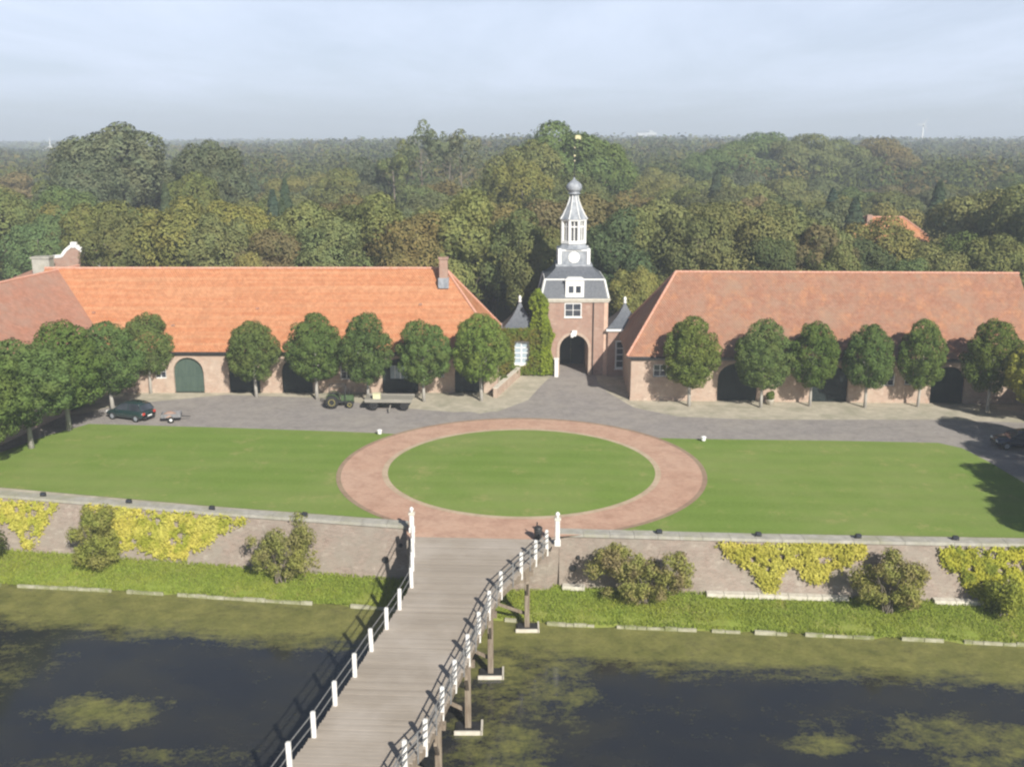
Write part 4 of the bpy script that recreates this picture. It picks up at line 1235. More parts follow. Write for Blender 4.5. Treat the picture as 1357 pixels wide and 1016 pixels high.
# filling rows
rows = [(134,10.5,252),(145,11,246),(158,12,242),(172,12.5,238),(188,13.5,235),(206,14.5,230),(226,16,226),(250,17,222)]
depthw = ['second row','third row','fourth row','fifth row','sixth row','deep wood','far wood','wood back']
pal = ['olive','light olive','dark green','yellow-green','brownish','mid green','grey-green']
for ri, (d, sp, yt0) in enumerate(rows):
    half = d*.58+8
    x = -half+tr.uniform(0,sp)
    while x < half:
        dd = d+tr.uniform(-4,4)
        px = 678.5+x/(dd*math.cos(TH)+12*math.sin(TH))*F
        ytop = yt0+tr.uniform(-7,16)
        if px > 1080: ytop += 8
        if 1090 < px < 1250 and d < 152: ytop = 322+tr.uniform(0,8)
        if any(math.hypot(x-a,dd-b) < .62*(r0+5) for a,b,r0 in TREES): x += sp*.5; continue
        h = height_for(ytop, dd); r = sp*.5*tr.uniform(.9,1.12)
        col = tr.choices(pal, [4,3,2,1.3,2,2,2+ri])[0]
        pool = conp if tr.random() < .07 else protos
        put_tree(tr.choice(pool), x, dd, h, r if pool is protos else r*.7, col if pool is protos else (.07,.10,.06), f'{size_word(r)} {col if pool is protos else "dark conical"} tree of the {depthw[ri]} {mark(px)}', group='trees of the wood behind the stables', rnd=tr)
        x += sp*tr.uniform(.85,1.15)
print('wood trees', len(TREES))
for pr in protos+tallp+sparse+conp:
    if pr.name not in used:
        for ch in list(pr.children): bpy.data.objects.remove(ch)
        bpy.data.objects.remove(pr)

# far woodland: one object
def far_forest():
    rng = np.random.default_rng(9)
    cs=[]; ns=[]; ss=[]
    def band(d0, d1, sp, nl, leaf, r, hlo, hhi):
        d = d0
        while d < d1:
            half = d*.62+30
            xs_ = np.arange(-half, half, sp)+rng.uniform(-sp*.35,sp*.35,len(np.arange(-half,half,sp)))
            ds = d+rng.uniform(-sp*.4,sp*.4,len(xs_))
            big = np.sin(xs_*.011+d*.004)+np.sin(xs_*.004-d*.007+1)
            bear = np.clip((xs_/d+.42)/.45, 0, 1)
            far = min(1, max(0, (d-330)/250))
            hs = rng.uniform(hlo,hhi,len(xs_))+big*1.3+far*(bear*6.5+1.6*np.sin(xs_/d*9+1)*bear-1.0)
            rs = r*rng.uniform(.8,1.25,len(xs_))
            n = len(xs_)
            dv = rng.normal(size=(n,nl,3)); dv[:,:,2] = np.abs(dv[:,:,2])*1.1-.35; dv /= np.linalg.norm(dv,axis=2,keepdims=True)
            # lumpy crown
            ph = rng.uniform(0,6.28,(n,1,3))
            lump = 1+.22*np.sin(dv[:,:,0]*5+ph[:,:,0])*np.sin(dv[:,:,1]*5+ph[:,:,1])+.12*np.sin(dv[:,:,2]*7+ph[:,:,2])
            rad = lump*rng.uniform(.8,1.03,(n,nl))
            c = np.empty((n,nl,3))
            c[:,:,0] = xs_[:,None]+dv[:,:,0]*rad*rs[:,None]
            c[:,:,1] = ds[:,None]+dv[:,:,1]*rad*rs[:,None]
            c[:,:,2] = (hs*.58)[:,None]+dv[:,:,2]*rad*(hs*.42)[:,None]
            cs.append(c.reshape(-1,3)); ns.append((dv+rng.normal(size=dv.shape)*.4).reshape(-1,3)); ss.append(np.full(n*nl, leaf))
            d += sp*.9
    band(268, 420, 12, 420, .85, 7.2, 14, 19)
    band(420, 700, 15, 170, 1.45, 8.8, 14, 19)
    band(700, 1200, 22, 60, 3.0, 12.5, 14, 19.5)
    band(1200, 2300, 36, 44, 5.2, 20.0, 15, 21)
    c = np.concatenate(cs); n = np.concatenate(ns); s = np.concatenate(ss)
    m, nt, out = newmat('far_foliage'); b = NB(nt); o = b.obj()
    rnd = b.n('ShaderNodeNewGeometry').outputs['Random Per Island']
    vo = b.n('ShaderNodeTexVoronoi'); vo.voronoi_dimensions = '2D'; b.l(o, vo.inputs['Vector']); vo.inputs['Scale'].default_value = 1/13.0
    sc_ = b.n('ShaderNodeSeparateColor'); b.l(vo.outputs['Color'], sc_.inputs[0])
    col = b.ramp(sc_.outputs[0], [(0,(.055,.078,.030)),(.25,(.085,.105,.032)),(.5,(.115,.120,.038)),(.7,(.065,.085,.04)),(.85,(.14,.125,.042)),(1,(.11,.085,.036))])
    col = b.mix(rnd, b.mix(1.0, col, (.8,.83,.8), 'MULTIPLY'), b.mix(1.0, col, (1.2,1.18,1.1), 'MULTIPLY'))
    df = b.n('ShaderNodeBsdfDiffuse'); b.l(col, df.inputs[0]); b.l(df.outputs[0], out.inputs[0])
    me = leaves_mesh('far_woodland', c, n, s, rng, m)
    ob = bpy.data.objects.new('far_woodland', me); C.objects.link(ob)
    tag(ob, 'hazy mixed woodland stretching to the horizon', 'woodland', kind='stuff')
    print('far leaves', len(c))
far_forest()

# ---------------- clipped courtyard trees
def lime_proto(seed, rx=2.65, rz=3.3, zc=4.9):
    rng = np.random.default_rng(seed); lobes = []
    for i in range(95):
        d = rng.normal(size=3); d /= np.linalg.norm(d)
        k = rng.uniform(.78,.88)
        wz = 1-.26*max(0,d[2])+.04*max(0,-d[2])
        lobes.append((d[0]*rx*k*wz, d[1]*rx*k*wz, zc+d[2]*rz*k, rx*rng.uniform(.14,.24)))
    lobes += [(0,0,zc-.1,rx*.80),(0,0,zc+rz*.38,rx*.55),(0,0,zc-rz*.35,rx*.68)]
    c, n = lobe_points(rng, 21000, lobes, .76)
    root = bpy.data.objects.new('round_tree', None); C.objects.link(root)
    me = leaves_mesh('crown', c, n, .14, rng, LEAF); cr = bpy.data.objects.new('crown', me); C.objects.link(cr); cr.parent = root
    mb = MB(); limbs(mb, rng, .15, 6.0, 1.9, 2.2, 6, .8); mb.build('trunk', PALEBARK, root, True)
    root['_h'] = 8.2; root['_r'] = rx
    return root
limes = [lime_proto(500+i) for i in range(4)]
LC = (.105,.155,.046); LC2 = (.135,.190,.050)
ORD = [(200,521,412,'olive','round clipped tree in the stable corner nearest the arched green door'),
       (340,526,424,'g','round clipped tree first right of the arched green door'),
       (420,529,416,'g','round clipped tree behind the old green tractor'),
       (488,532,415,'g','round clipped tree at the left end of the flat wagon'),
       (562,532,420,'g','round clipped tree at the right end of the flat wagon'),
       (638,531,414,'y','wide bright green clipped tree at the gate end of the orange roofed stable'),
       (913,538,420,'y','single round clipped tree at the gate end of the red roofed stable'),
       (1008,540,424,'g','left tree of the close pair before the red roofed stable'),
       (1073,538,421,'g','right tree of the close pair before the red roofed stable'),
       (1146,540,428,'g','left tree of the touching pair right of the second dark door'),
       (1216,539,424,'g','right tree of the touching pair right of the second dark door'),
       (1308,545,424,'g','round clipped tree before the right corner of the red roofed stable')]
lr = random.Random(5)
for i, (px, py, ytop, c, lab) in enumerate(ORD):
    x, y = P(px, py, 0); h = height_for(ytop, y-.5)
    r = {338:2.5}.get(px, 2.6)+(.45 if px in (638,) else 0)+lr.uniform(-.22,.1)+(.15 if px in(420,1308) else 0) - (.3 if px in (1073,1216) else 0)
    put_tree(limes[i%4], x, y, h, r, {'g':LC,'y':LC2,'olive':LC}[c], lab, group='clipped trees in the courtyard', rnd=lr)
LROW = [(150,545,432,'round clipped tree behind the parked dark green car'),(92,570,432,'big round clipped tree with a white trunk left of the dark green car'),(42,594,448,'round clipped tree second from the left edge'),(-8,622,462,'round clipped tree cut by the left edge'),(-75,660,480,'round clipped tree outside the left edge')]
for i, (px, py, ytop, lab) in enumerate(LROW):
    ytop -= 6
    x, y = P(px, py, 0); h = height_for(ytop, y)
    put_tree(limes[(i+2)%4], x, y, h, 3.3+(.35 if i in (1,2) else 0), LC, lab, group='clipped trees in the courtyard', rnd=lr)
# trees along the right edge, mostly outside the frame, whose shade falls on the lawn
for i, (x, y, h, r, col, lab) in enumerate([(45.4,83.5,7.6,2.9,(.27,.26,.05),'yellowing round tree at the right edge beside the dark blue car'),
        (43.8,73.5,8.3,2.9,LC,'round clipped tree just outside the right edge, shading the dark blue car'),(43.2,65.5,8.6,3.1,LC,'round clipped tree outside the right edge, shading the lawn corner'),
        (41.6,58.0,9.6,4.2,LC,'round clipped tree outside the right edge, further down the lawn'),(40.2,50.5,10.2,4.2,LC,'big clipped tree outside the right edge, nearest the moat wall')]):
    if r: put_tree(limes[i%4], x, y, h, r, col, lab, group='clipped trees in the courtyard', rnd=lr)

# ---------------- ivy and creepers
def wall_cloud(name, label, cat, pts_world, nrm, leaf, col, col2=None, thick=.35, seed=1, trans=.3, stems=None):
    rng = np.random.default_rng(seed)
    c = np.array(pts_world); n = np.array([nrm]*len(c))+rng.normal(size=c.shape)*.55
    c = c+np.array(nrm)[None,:]*rng.uniform(0,thick,(len(c),1))
    me = leaves_mesh('leaves', c, n, leaf, rng, M_leaf(name+'_leaf', col, trans=trans, col2=col2))
    root = thing(name, label, cat)
    o = bpy.data.objects.new('leaves', me); C.objects.link(o); o.parent = root
    if stems:
        g = MB()
        for s in stems: g.tube(s, [.05,.035,.02][:len(s)] if len(s) <= 3 else [.05]*len(s), 5)
        g.build('stem', BARK, root)
    return root
def in_poly(x, y, poly):
    ins = False; j = len(poly)-1
    for i in range(len(poly)):
        xi, yi = poly[i]; xj, yj = poly[j]
        if (yi > y) != (yj > y) and x < (xj-xi)*(y-yi)/(yj-yi)+xi: ins = not ins
        j = i
    return ins
# ivy on the tower's left corner
rng = np.random.default_rng(21)
pts = []
while len(pts) < 5200:
    z = rng.uniform(.2,8.9); w = 2.0 if z < 7.6 else 2.0*(9.1-z)/1.5
    w = w*(.82+.18*math.sin(z*1.7))+(.5 if z < 4.5 else 0)
    c0 = TX-HW-.15+(.0 if z < 7 else -.2)
    x = c0+rng.uniform(-w*.55, w*.62)
    y = TY-.05 if x > TX-HW else TY+rng.uniform(0,1.2)
    bulge = .45*math.cos((x-c0)/w*2.2)
    pts.append((x, y-bulge*rng.uniform(.2,1), z))
wall_cloud('ivy', 'bright green ivy climbing the left corner of the gate tower', 'climbing plant', pts, (0,-1,.1), .27, (.20,.27,.035), (.15,.19,.03), .5, 3, stems=[[(TX-HW-.3,TY-.15,0),(TX-HW-.1,TY-.15,3),(TX-HW-.2,TY-.15,7)]])
pts = []
pcx = XA(689,101.4,0)
while len(pts) < 3600:
    x = pcx+rng.uniform(-2.6,2.1); z = rng.uniform(.1,5.0)
    if -.75 < x-pcx-.15 < .9 and 1.0 < z < 3.75: continue
    if z < 3.3 and x-pcx > .9 and rng.random() < .55: continue
    pts.append((x, 101.3+.0*z-rng.uniform(0,.25), z))
wall_cloud('ivy', 'olive green ivy spread over the left gate pavilion', 'climbing plant', pts, (0,-1,.15), .25, (.13,.18,.035), (.18,.16,.04), .4, 4, stems=[[(pcx-1.5,101.25,0),(pcx-1.4,101.25,2),(pcx-1.2,101.25,4)]])

# creepers on the moat wall: outlines traced on the wall, real leaves with thickness
def on_wall(px, py):
    """intersect the bearing of a point with the sloping wall face"""
    lo, hi = -3.3, -.05
    for _ in range(24):
        z = (lo+hi)/2; x, y = P(px, py, z)
        t = (z-ZB)/(-.12-ZB); yw = yb(x)+(yt(x)-yb(x))*t
        if y > yw: lo = z      # the ray would meet this height behind the wall face, so it hits higher up
        else: hi = z
    z = (lo+hi)/2; x, _ = P(px, py, z); t = (z-ZB)/(-.12-ZB)
    return x, yb(x)+(yt(x)-yb(x))*t, z
def creeper(label, polys, n, col, col2, seed, leaf=.15, thick=.34, name='creeper', holes=0.25, stem_px=()):
    rng = np.random.default_rng(seed)
    wp = []
    for poly in polys: wp.append([(lambda q: (q[0], q[2]))(on_wall(a, b)) for a, b in poly])
    xs_ = [p[0] for w in wp for p in w]; zs_ = [p[1] for w in wp for p in w]
    hx = rng.uniform(min(xs_),max(xs_),40); hz = rng.uniform(-3.2,0,40); hr = rng.uniform(.08,.30,40)
    pts = []
    tries = 0
    n = int(n*2.5)
    while len(pts) < n and tries < n*60:
        tries += 1
        x = rng.uniform(min(xs_)-.2,max(xs_)+.2); z = rng.uniform(min(zs_)-.1,max(zs_)+.1)
        jx, jz = x+rng.normal()*.13, z+rng.normal()*.13
        if not any(in_poly(jx, jz, w) for w in wp): continue
        if np.any(np.hypot(hx-x,hz-z) < hr) and rng.random() < .93: continue
        t = (z-ZB)/(-.12-ZB); y = yb(x)+(yt(x)-yb(x))*t
        pts.append((x, y-.02, min(z,.12)))
    st = []
    for spx, spy in stem_px:
        x, y, z = on_wall(spx, spy)
        st.append([(x,y-.1,-3.3),(x+.1,(yb(x)+yt(x))/2-.1,-1.6),(x-.1,yt(x)-.1,-.3)])
    return wall_cloud(name, label, 'climbing plant', pts, (0,-.95,.3), leaf, col, col2, thick, seed, stems=st or None)
YG = (.54,.51,.12); YG2 = (.20,.24,.03)
creeper('yellow creeper hanging in a V shape on the wall at the far left', [[(-15,664),(78,668),(62,690),(45,724),(36,727),(24,700),(-15,690)]], 1500, YG, (.42,.43,.07), 31, stem_px=((38,724),))
creeper('long yellow creeper with V shaped tips on the wall left of the bridge', [[(115,668),(330,688),(305,700),(268,724),(240,741),(215,738),(180,722),(150,730),(120,700)]], 4200, YG, (.36,.38,.055), 32, stem_px=((215,738),(245,740)))
creeper('yellow creeper arching over a bare brick patch on the wall right of the bridge', [[(948,722),(1145,722),(1145,735),(1110,752),(1085,772),(1065,766),(1060,752),(1045,747),(1032,762),(1026,785),(1012,782),(1000,760),(975,742)]], 3200, YG, (.42,.40,.07), 33, stem_px=((1020,784),))
creeper('thick yellow-green creeper on the wall at the far right', [[(1244,728),(1380,726),(1380,790),(1330,800),(1290,790),(1270,765),(1250,745)]], 3000, (.46,.46,.07), (.24,.28,.045), 34, stem_px=((1315,795),))

def shrub(label, px, py, w, h, col, col2, seed, n=2600, leaf=.125, dens=1.0, name='shrub', dpt=1.1, nl=26):
    h *= 1.15; nl = int(nl*1.3)
    x, y = P(px, py, ZB+.05)
    rng = np.random.default_rng(seed)
    lobes = []
    for i in range(nl):
        a = rng.uniform(0,2*math.pi); k = math.sqrt(rng.uniform(0,1))
        zz = rng.uniform(.12,.88)*h
        ww = w/2*(1-.35*abs(zz/h-.5)*1.2)
        lobes.append((math.cos(a)*k*ww, math.sin(a)*k*dpt, zz, rng.uniform(.34,.66)*min(1,h/2.4)))
    c, nn = lobe_points(rng, int(n*2.6), lobes, .4, core=.3, jit=.45)
    c[:,2] = np.maximum(c[:,2], .02)
    root = thing(name, label, 'shrub', (x,y,ZB))
    me = leaves_mesh('leaves', c, nn, leaf, rng, M_leaf('shrub_leaf', col, trans=.25, col2=col2)); o = bpy.data.objects.new('leaves', me); C.objects.link(o); o.parent = root
    g = MB()
    for i in range(9):
        a = rng.uniform(0,6.28); e = rng.uniform(.5,.95)
        g.tube([(rng.normal()*.2,rng.normal()*.1,-.1),(math.cos(a)*w*.2*e,math.sin(a)*dpt*.3,h*.45),(math.cos(a)*w*.42*e,math.sin(a)*dpt*.6,h*.9*e)], [.05,.035,.012], 5)
    g.build('stem', BARK, root)
    return root
shrub('square olive green shrub against the wall between the two left creepers', 128, 748, 3.0, 3.5, (.24,.27,.065), (.27,.26,.08), 41, 3600)
shrub('ragged open olive shrub in front of the wall left of the bridge', 372, 768, 4.6, 3.3, (.27,.285,.085), (.26,.24,.10), 42, 2300, nl=20)
shrub('small tuft of shrub high on the wall nearest the left bridge railing', 408, 752, 1.5, 3.2, (.27,.285,.085), (.26,.24,.09), 47, 900, nl=9)
shrub('broad brownish green shrub against the wall just right of the bridge', 852, 795, 6.4, 3.1, (.27,.28,.085), (.27,.22,.11), 43, 5200, nl=38)
shrub('rounded brown and green shrub against the wall right of the arching creeper', 1176, 808, 4.4, 3.2, (.28,.29,.085), (.27,.23,.10), 44, 3800, nl=28)
shrub('leafy yellow-green shrub at the foot of the far right creeper', 1332, 812, 2.2, 2.0, (.30,.33,.06), (.22,.25,.05), 45, 1500)
shrub('low dark green shrub at the far left edge of the moat wall', -25, 745, 3.0, 2.2, (.08,.10,.03), None, 46, 1500)
# iron wall anchors / drain outlets
for i, (px, py, lab) in enumerate([(511,741,'dark drain outlet in the wall left of the bridge'),(531,722,'small dark hole high in the wall beside the left railing'),(759,752,'dark drain outlet in the wall right of the bridge'),(766,738,'small dark hole above the right drain outlet')]):
    x, y, z = on_wall(px, py)
    g = MB(); w = .22 if i in (0,2) else .13
    g.lathe([(w*.7,-.06),(w,-.06),(w,.05),(w*.7,.05)], (0,0,0), 12, axis='y'); o = g.build('drain_outlet', DARKMETAL); o.location = (x,y-.03,z)
    tag(o, lab, 'drain', 'drain outlets in the moat wall')

# ================================================================== VEHICLES
def loft(sections, closed=True):
    g = MB(); n = len(sections[0]); vs = [p for s in sections for p in s]; fs = []
    for i in range(len(sections)-1):
        for k in range(n):
            m = (k+1)%n; fs.append((i*n+k,i*n+m,(i+1)*n+m,(i+1)*n+k))
    fs.append(tuple(range(n-1,-1,-1))); fs.append(tuple((len(sections)-1)*n+k for k in range(n)))
    return g.add(vs, fs)
def car(label, loc, rz, col, suv=False):
    r = thing('parked_car', label, 'car', loc, rz)
    pm_ = paint('car_paint', col)
    hw = .87; zb = .28
    belt = .92 if not suv else 1.0
    prof = [(-2.08,.55,.62,.90),(-2.0,.42,.86,.96),(-1.7,.30,belt,1),(-.9,zb,belt+.02,1),(.2,zb,belt,1),(.95,zb,belt-.03,1),(1.6,.30,.82,.98),(1.98,.40,.72,.93),(2.1,.50,.60,.84)]
    secs = []
    for x, a, b, k in prof:
        w = hw*k; c = .10
        secs.append([(x,-w+c,a),(x,w-c,a),(x,w,a+c*.8),(x,w,b-c),(x,w-c*1.3,b),(x,-w+c*1.3,b),(x,-w,b-c),(x,-w,a+c*.8)])
    loft(secs).build('body', pm_, r, True)
    top = 1.46 if not suv else 1.62
    gp = [(-1.92,belt-.02,belt,.80),(-1.55,belt-.02,top-.12,.74),(-1.2,belt-.02,top-.05,.70),(.05,belt-.02,top-.06,.70),(.35,belt-.02,top-.14,.71),(1.12,belt-.04,belt-.02,.80)]
    secs = []
    for x, a, b, k in gp:
        wl_ = hw*.93; wt_ = hw*k
        if b-a < .1: wt_ = wl_-.02
        secs.append([(x,-wl_,a),(x,wl_,a),(x,wt_,b),(x,-wt_,b)])
    loft(secs).build('windows', GLASS, r)
    secs = []
    for x, z in ((-1.62,top-.135),(-1.2,top-.035),(-.4,top),(.05,top-.035),(.38,top-.13)):
        w = hw*.72; secs.append([(x,-w,z-.05),(x,w,z-.05),(x,w-.06,z+.025),(x,-w+.06,z+.025)])
    loft(secs).build('roof', pm_, r, True)
    for s in (-1,1):
        g = MB()
        for a, b in (((1.12,belt-.02),(.36,top-.12)),((-.45,belt),(-.42,top-.03)),((-1.90,belt),(-1.58,top-.13))):
            g.bar((a[0],s*hw*.93,a[1]),(b[0],s*hw*.735,b[1]),.07,.05)
        g.build('pillar', pm_, r)
        for wx in (-1.28,1.32):
            g = MB(); g.lathe([(.20,-.10),(.31,-.10),(.325,-.05),(.325,.05),(.31,.10),(.20,.10)], (0,0,0), 20, axis='y'); t = g.build('wheel', RUBBER, r, True); t.location = (wx,s*(hw-.06),.325)
            g = MB(); g.lathe([(.02,-.105),(.19,-.105),(.205,-.06),(.205,.06),(.19,.105),(.02,.105)], (0,0,0), 16, axis='y'); g.build('rim', LEAD, t)
        g = MB(); g.bbox(2.0,2.09,min(s*.45,s*.78),max(s*.45,s*.78),.58,.72,.02); g.build('headlight', WHITE, r)
        g = MB(); g.bbox(-2.09,-1.98,min(s*.52,s*.80),max(s*.52,s*.80),.66,.86,.02); g.build('tail_light', M_RED, r)
        g = MB(); g.bbox(.72,.86,min(s*.88,s*1.04),max(s*.88,s*1.04),.92,1.04,.02); g.build('mirror', pm_, r)
    g = MB(); g.box(-2.115,-2.09,-.26,.26,.48,.59); g.build('number_plate', WHITE, r)
    g = MB(); g.bbox(2.05,2.13,-.7,.7,.34,.48,.02); g.bbox(-2.12,-2.04,-.7,.7,.34,.46,.02); g.build('bumper', DARKMETAL, r)
    return r
M_RED = M_noise('red_lens', (.45,.03,.02), (.5,.05,.03), 3, .3, bump=0)
x, y = P(172, 556, 0)
car('dark green estate car parked under the left trees', (x,y+.4,.01), R(158), (.012,.035,.035), True)
x, y = P(1352, 596, 0)
car('dark blue car in the tree shade at the right edge', (x+.3,y+.6,.01), R(172), (.010,.018,.045))

# small trailer beside the green car
x, y = P(228, 558, 0)
r = thing('small_trailer', 'small low trailer with a reddish load right of the dark green car', 'trailer', (x,y,.01), R(12))
g = MB(); g.box(-.8,.8,-.5,.5,.42,.48)
for a in ((-.8,.8,-.53,-.502),(-.8,.8,.502,.53)): g.box(a[0],a[1],a[2],a[3],.44,.78)
g.box(-.83,-.802,-.53,.53,.44,.78); g.box(.802,.83,-.53,.53,.44,.78); g.build('tray', GREY, r)
g = MB(); g.lathe([(.62,0),(.55,.2),(.3,.36),(.05,.42)], (-.15,0,.482), 9); g.build('load', TBRICK, r)
g = MB(); g.bar((.8,0,.42),(1.55,0,.36),.07,.07); g.build('drawbar', DARKMETAL, r)
for s in (-1,1):
    g = MB(); g.lathe([(.12,-.07),(.27,-.07),(.28,0),(.27,.07),(.12,.07)], (0,s*.64,.28), 16, axis='y'); w_ = g.build('wheel', RUBBER, r, True)
    g = MB(); g.lathe([(.01,-.075),(.12,-.075),(.12,.075),(.01,.075)], (0,s*.64,.28), 12, axis='y'); g.build('rim', WHITE, w_)

# old tractor
x, y = P(452, 539, 0)
r = thing('tractor', 'old green tractor with yellow wheel hubs parked under the trees', 'tractor', (x,y,.01), R(4))
g = MB(); g.bbox(.0,1.15,-.26,.26,.62,1.12,.06); g.bbox(1.1,1.2,-.24,.24,.55,1.05,.03); g.build('bonnet', TGREEN, r)
g = MB(); g.bbox(-1.1,1.05,-.16,.16,.42,.66,.03); g.build('chassis', DARKMETAL, r)
for s in (-1,1):
    g = MB(); g.lathe([(.32,-.16),(.58,-.16),(.62,-.08),(.62,.08),(.58,.16),(.32,.16)], (-.75,s*.66,.62), 22, axis='y'); w_ = g.build('rear_wheel', RUBBER, r, True)
    g = MB(); g.lathe([(.02,-.10),(.30,-.165),(.33,-.1),(.33,.1),(.30,.165),(.02,.10)], (-.75,s*.66,.62), 16, axis='y'); g.build('rim', YELLOW, w_)
    g = MB(); g.lathe([(.18,-.09),(.32,-.09),(.34,0),(.32,.09),(.18,.09)], (.85,s*.55,.34), 18, axis='y'); w_ = g.build('front_wheel', RUBBER, r, True)
    g = MB(); g.lathe([(.02,-.06),(.18,-.095),(.19,.0),(.18,.095),(.02,.06)], (.85,s*.55,.34), 14, axis='y'); g.build('rim', YELLOW, w_)
    g = MB(); n=8; pts_=[(-.75+.70*math.cos(R(20+16*k)),s*.66,.64+.70*math.sin(R(20+16*k))) for k in range(n+1)]
    for a, b in zip(pts_, pts_[1:]): g.bar(a, b, .36, .04, (0,1,0)) if False else g.bar(a, b, .34, .04)
    g.build('mudguard', TGREEN, r)
g = MB(); g.bbox(-.75,-.35,-.22,.22,.95,1.05,.03); g.bbox(-.80,-.72,-.22,.22,1.0,1.35,.02); g.build('seat', DARKMETAL, r)
g = MB(); g.bar((0,0,1.05),(-.2,0,1.38),.04,.04); g.lathe([(.16,0),(.19,.02),(.16,.04)], (-.2,0,1.38), 14); g.build('steering_wheel', DARKMETAL, r)
g = MB()
for xx in (-1.0,.45):
    for s in (-.45,.45): g.bar((xx,s,.7),(xx,s,2.05),.06,.06)
    g.bar((xx,-.48,2.05),(xx,.48,2.05),.06,.06)
for s in (-.45,.45): g.bar((-1.0,s,2.05),(.45,s,2.05),.06,.06)
g.build('roll_frame', DARKMETAL, r)
g = MB(); g.tube([(.75,-.15,1.1),(.75,-.15,1.75)], .035, 8); g.build('exhaust', DARKMETAL, r)
# flat wagon
x, y = P(517, 541, 0)
r = thing('flat_wagon', 'flat wooden farm wagon standing behind the tractor', 'wagon', (x,y,.01), R(-2))
g = MB()
for k in range(9): g.box(-2.1,2.1,-.95+k*.212,-.95+k*.212+.2,.92,1.0)
g.build('bed', GREYWOOD, r)
g = MB(); g.box(-2.15,2.15,-1.02,-.96,.8,1.12); g.box(-2.15,2.15,.965,1.02,.8,1.12); g.box(-2.15,-2.102,-.96,.96,.8,1.12); g.build('side_board', GREYWOOD, r)
g = MB(); g.box(-2,2,-.4,-.25,.7,.918); g.box(-2,2,.25,.4,.7,.918)
for q in (-1.4,1.4): g.box(q-.07,q+.07,-.85,.85,.45,.7)
g.build('chassis', DARKMETAL, r)
for q in (-1.4,1.4):
    for s in (-1,1):
        g = MB(); g.lathe([(.22,-.11),(.43,-.11),(.45,0),(.43,.11),(.22,.11)], (q,s*.82,.46), 18, axis='y'); w_ = g.build('wheel', RUBBER, r, True)
        g = MB(); g.lathe([(.02,-.08),(.22,-.115),(.22,.115),(.02,.08)], (q,s*.82,.46), 12, axis='y'); g.build('rim', DARKMETAL, w_)
g = MB(); g.bar((.2,-1.0,.55),(.2,-1.9,.18),.10,.08); g.build('prop', GREYWOOD, r)
g = MB(); g.bbox(-.34,.34,-.25,.25,0,.45,.02); g.box(-.36,.36,-.27,.27,.452,.5)
o = g.build('crate', M_noise('pale_yellow_box', (.6,.58,.36), (.68,.66,.45), 3, .8)); o.location = (x-1.15,y-.3,1.012); tag(o, 'pale yellow crate lying on the flat wagon', 'crate')

# flower tubs near the left pavilion
def tub(px, py, lab, s=1.0, col=(.09,.13,.03)):
    x, y = P(px,py,0); r = thing('plant_tub', lab, 'plant tub', (x,y,.01), 0, 'plant tubs near the left pavilion')
    g = MB(); g.lathe([(.26*s,0),(.34*s,.42*s),(.36*s,.44*s),(.30*s,.45*s)], (0,0,0), 14); g.build('pot', STONE, r, True)
    rng = np.random.default_rng(int(px)); c, n = lobe_points(rng, 420, [(0,0,.75*s,.36*s),(.15,.1,.9*s,.25*s),(-.15,-.1,.85*s,.25*s)], .7)
    me = leaves_mesh('foliage', c, n, .14, rng, M_leaf('tub_leaf', col)); o = bpy.data.objects.new('foliage', me); C.objects.link(o); o.parent = r
tub(668,513,'dark leafed tub on the sandy verge beside the stable end')
tub(682,502,'leafy tub just below the left pavilion window', .9)
tub(1020,536,'stone tub between the close tree pair by the red roofed stable', 1.1)

# ================================================================== CAMERA, LIGHT, SKY
cam = bpy.data.cameras.new('camera'); co = bpy.data.objects.new('camera', cam); C.objects.link(co)
co.location = (0,0,H); co.rotation_euler = (R(90)-TH,0,0)
cam.sensor_width = 36.0; cam.lens = F/1357*36.0; cam.clip_start = .3; cam.clip_end = 8000
SC.camera = co

EL = R(33); AZ = R(26); dirx, diry = -math.sin(AZ), math.cos(AZ)
sun = bpy.data.lights.new('sun', 'SUN'); so = bpy.data.objects.new('sun', sun); C.objects.link(so)
sun.energy = 5.0; sun.angle = R(.6); sun.color = (1,.95,.86)
dv = Vector((dirx*math.cos(EL), diry*math.cos(EL), -math.sin(EL)))
so.rotation_euler = dv.to_track_quat('-Z','Y').to_euler(); so.location = (60,-60,80)

w = bpy.data.worlds.new('World'); SC.world = w; w.use_nodes = True
nt = w.node_tree; nt.nodes.clear(); b = NB(nt)
out = b.n('ShaderNodeOutputWorld')
sky = b.n('ShaderNodeTexSky'); sky.sky_type = 'NISHITA'; sky.sun_disc = False
sky.sun_elevation = EL; sky.sun_rotation = math.atan2(-dirx, -diry)
sky.air_density = .8; sky.dust_density = .7; sky.ozone_density = 1.5; sky.altitude = 20
bg = b.n('ShaderNodeBackground'); b.l(sky.outputs[0], bg.inputs[0]); bg.inputs[1].default_value = .05
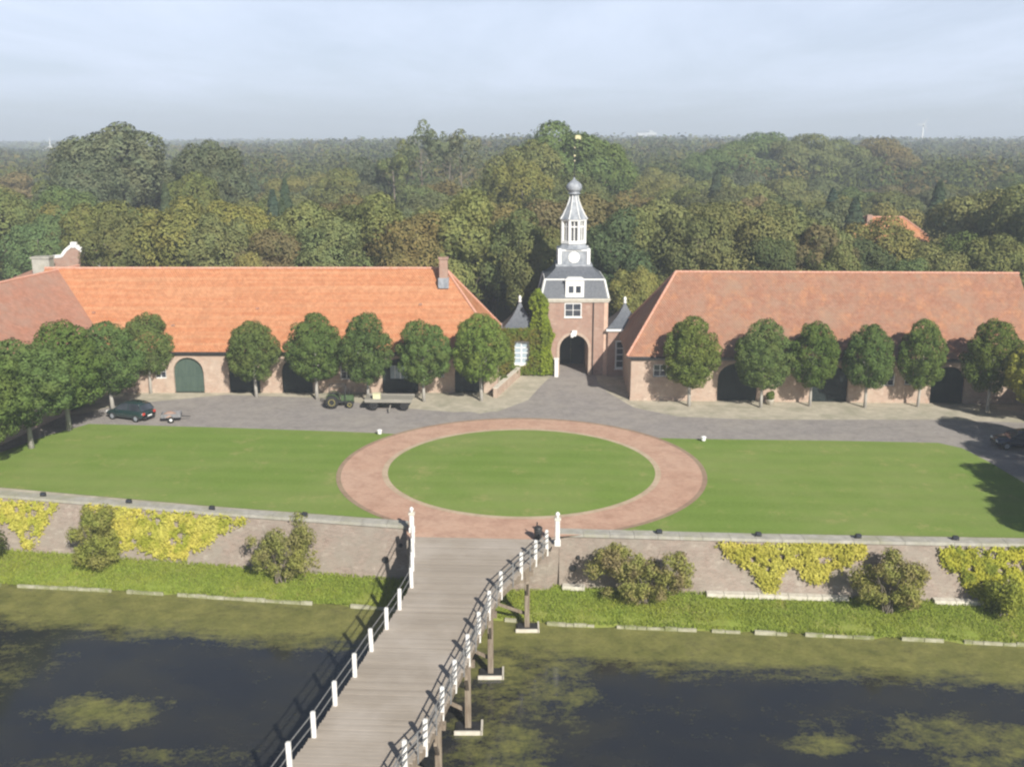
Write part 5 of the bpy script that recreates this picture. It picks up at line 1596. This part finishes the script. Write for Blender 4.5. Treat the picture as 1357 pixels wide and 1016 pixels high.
# thin high cloud
tc = b.n('ShaderNodeTexCoord').outputs['Generated']
sx = b.n('ShaderNodeSeparateXYZ'); b.l(tc, sx.inputs[0])
zc_ = b.math('ADD', b.math('MAXIMUM', sx.outputs[2], 0.0), .045)
cm = b.n('ShaderNodeCombineXYZ'); b.l(b.math('DIVIDE', sx.outputs[0], zc_), cm.inputs[0]); b.l(b.math('DIVIDE', sx.outputs[1], zc_), cm.inputs[1])
cl = b.noise(b.map(cm.outputs[0], (.55,.20,1), rot=(0,0,R(12))), 1.0, 8, .62, .4)
cf = b.math('MULTIPLY', b.math('ADD', b.math('MULTIPLY', b.step(cl, .35, .72), .35), .65), b.math('MULTIPLY', b.step(sx.outputs[2], -.06, .05), b.step(sx.outputs[2], .19, .12)))
bg2 = b.n('ShaderNodeBackground'); bg2.inputs[0].default_value = (.69,.775,.95,1); bg2.inputs[1].default_value = .92
mx = b.n('ShaderNodeMixShader'); b.l(b.math('MULTIPLY', cf, .96), mx.inputs[0]); b.l(bg.outputs[0], mx.inputs[1]); b.l(bg2.outputs[0], mx.inputs[2])
b.l(mx.outputs[0], out.inputs[0])

# air
g = MB(); g.box(-2600,2600,-130,2600,-6,75)
m, nt, out = newmat('haze_air'); b = NB(nt)
pv = b.n('ShaderNodeVolumePrincipled'); pv.inputs['Color'].default_value = (.78,.87,1,1); pv.inputs['Density'].default_value = .00068; pv.inputs['Anisotropy'].default_value = 0
b.l(pv.outputs[0], out.inputs['Volume'])
o = g.build('haze', m); tag(o, 'thin pale haze filling the air over the wood', 'haze', kind='stuff')

SC.view_settings.view_transform = 'Standard'; SC.view_settings.look = 'None'; SC.view_settings.exposure = 0.5; SC.view_settings.gamma = 1
SC.render.engine = 'CYCLES'
cy_ = SC.cycles
cy_.max_bounces = 5; cy_.diffuse_bounces = 2; cy_.glossy_bounces = 3; cy_.transmission_bounces = 2; cy_.transparent_max_bounces = 4; cy_.volume_bounces = 2
cy_.use_denoising = True
cy_.filter_width = 2.3
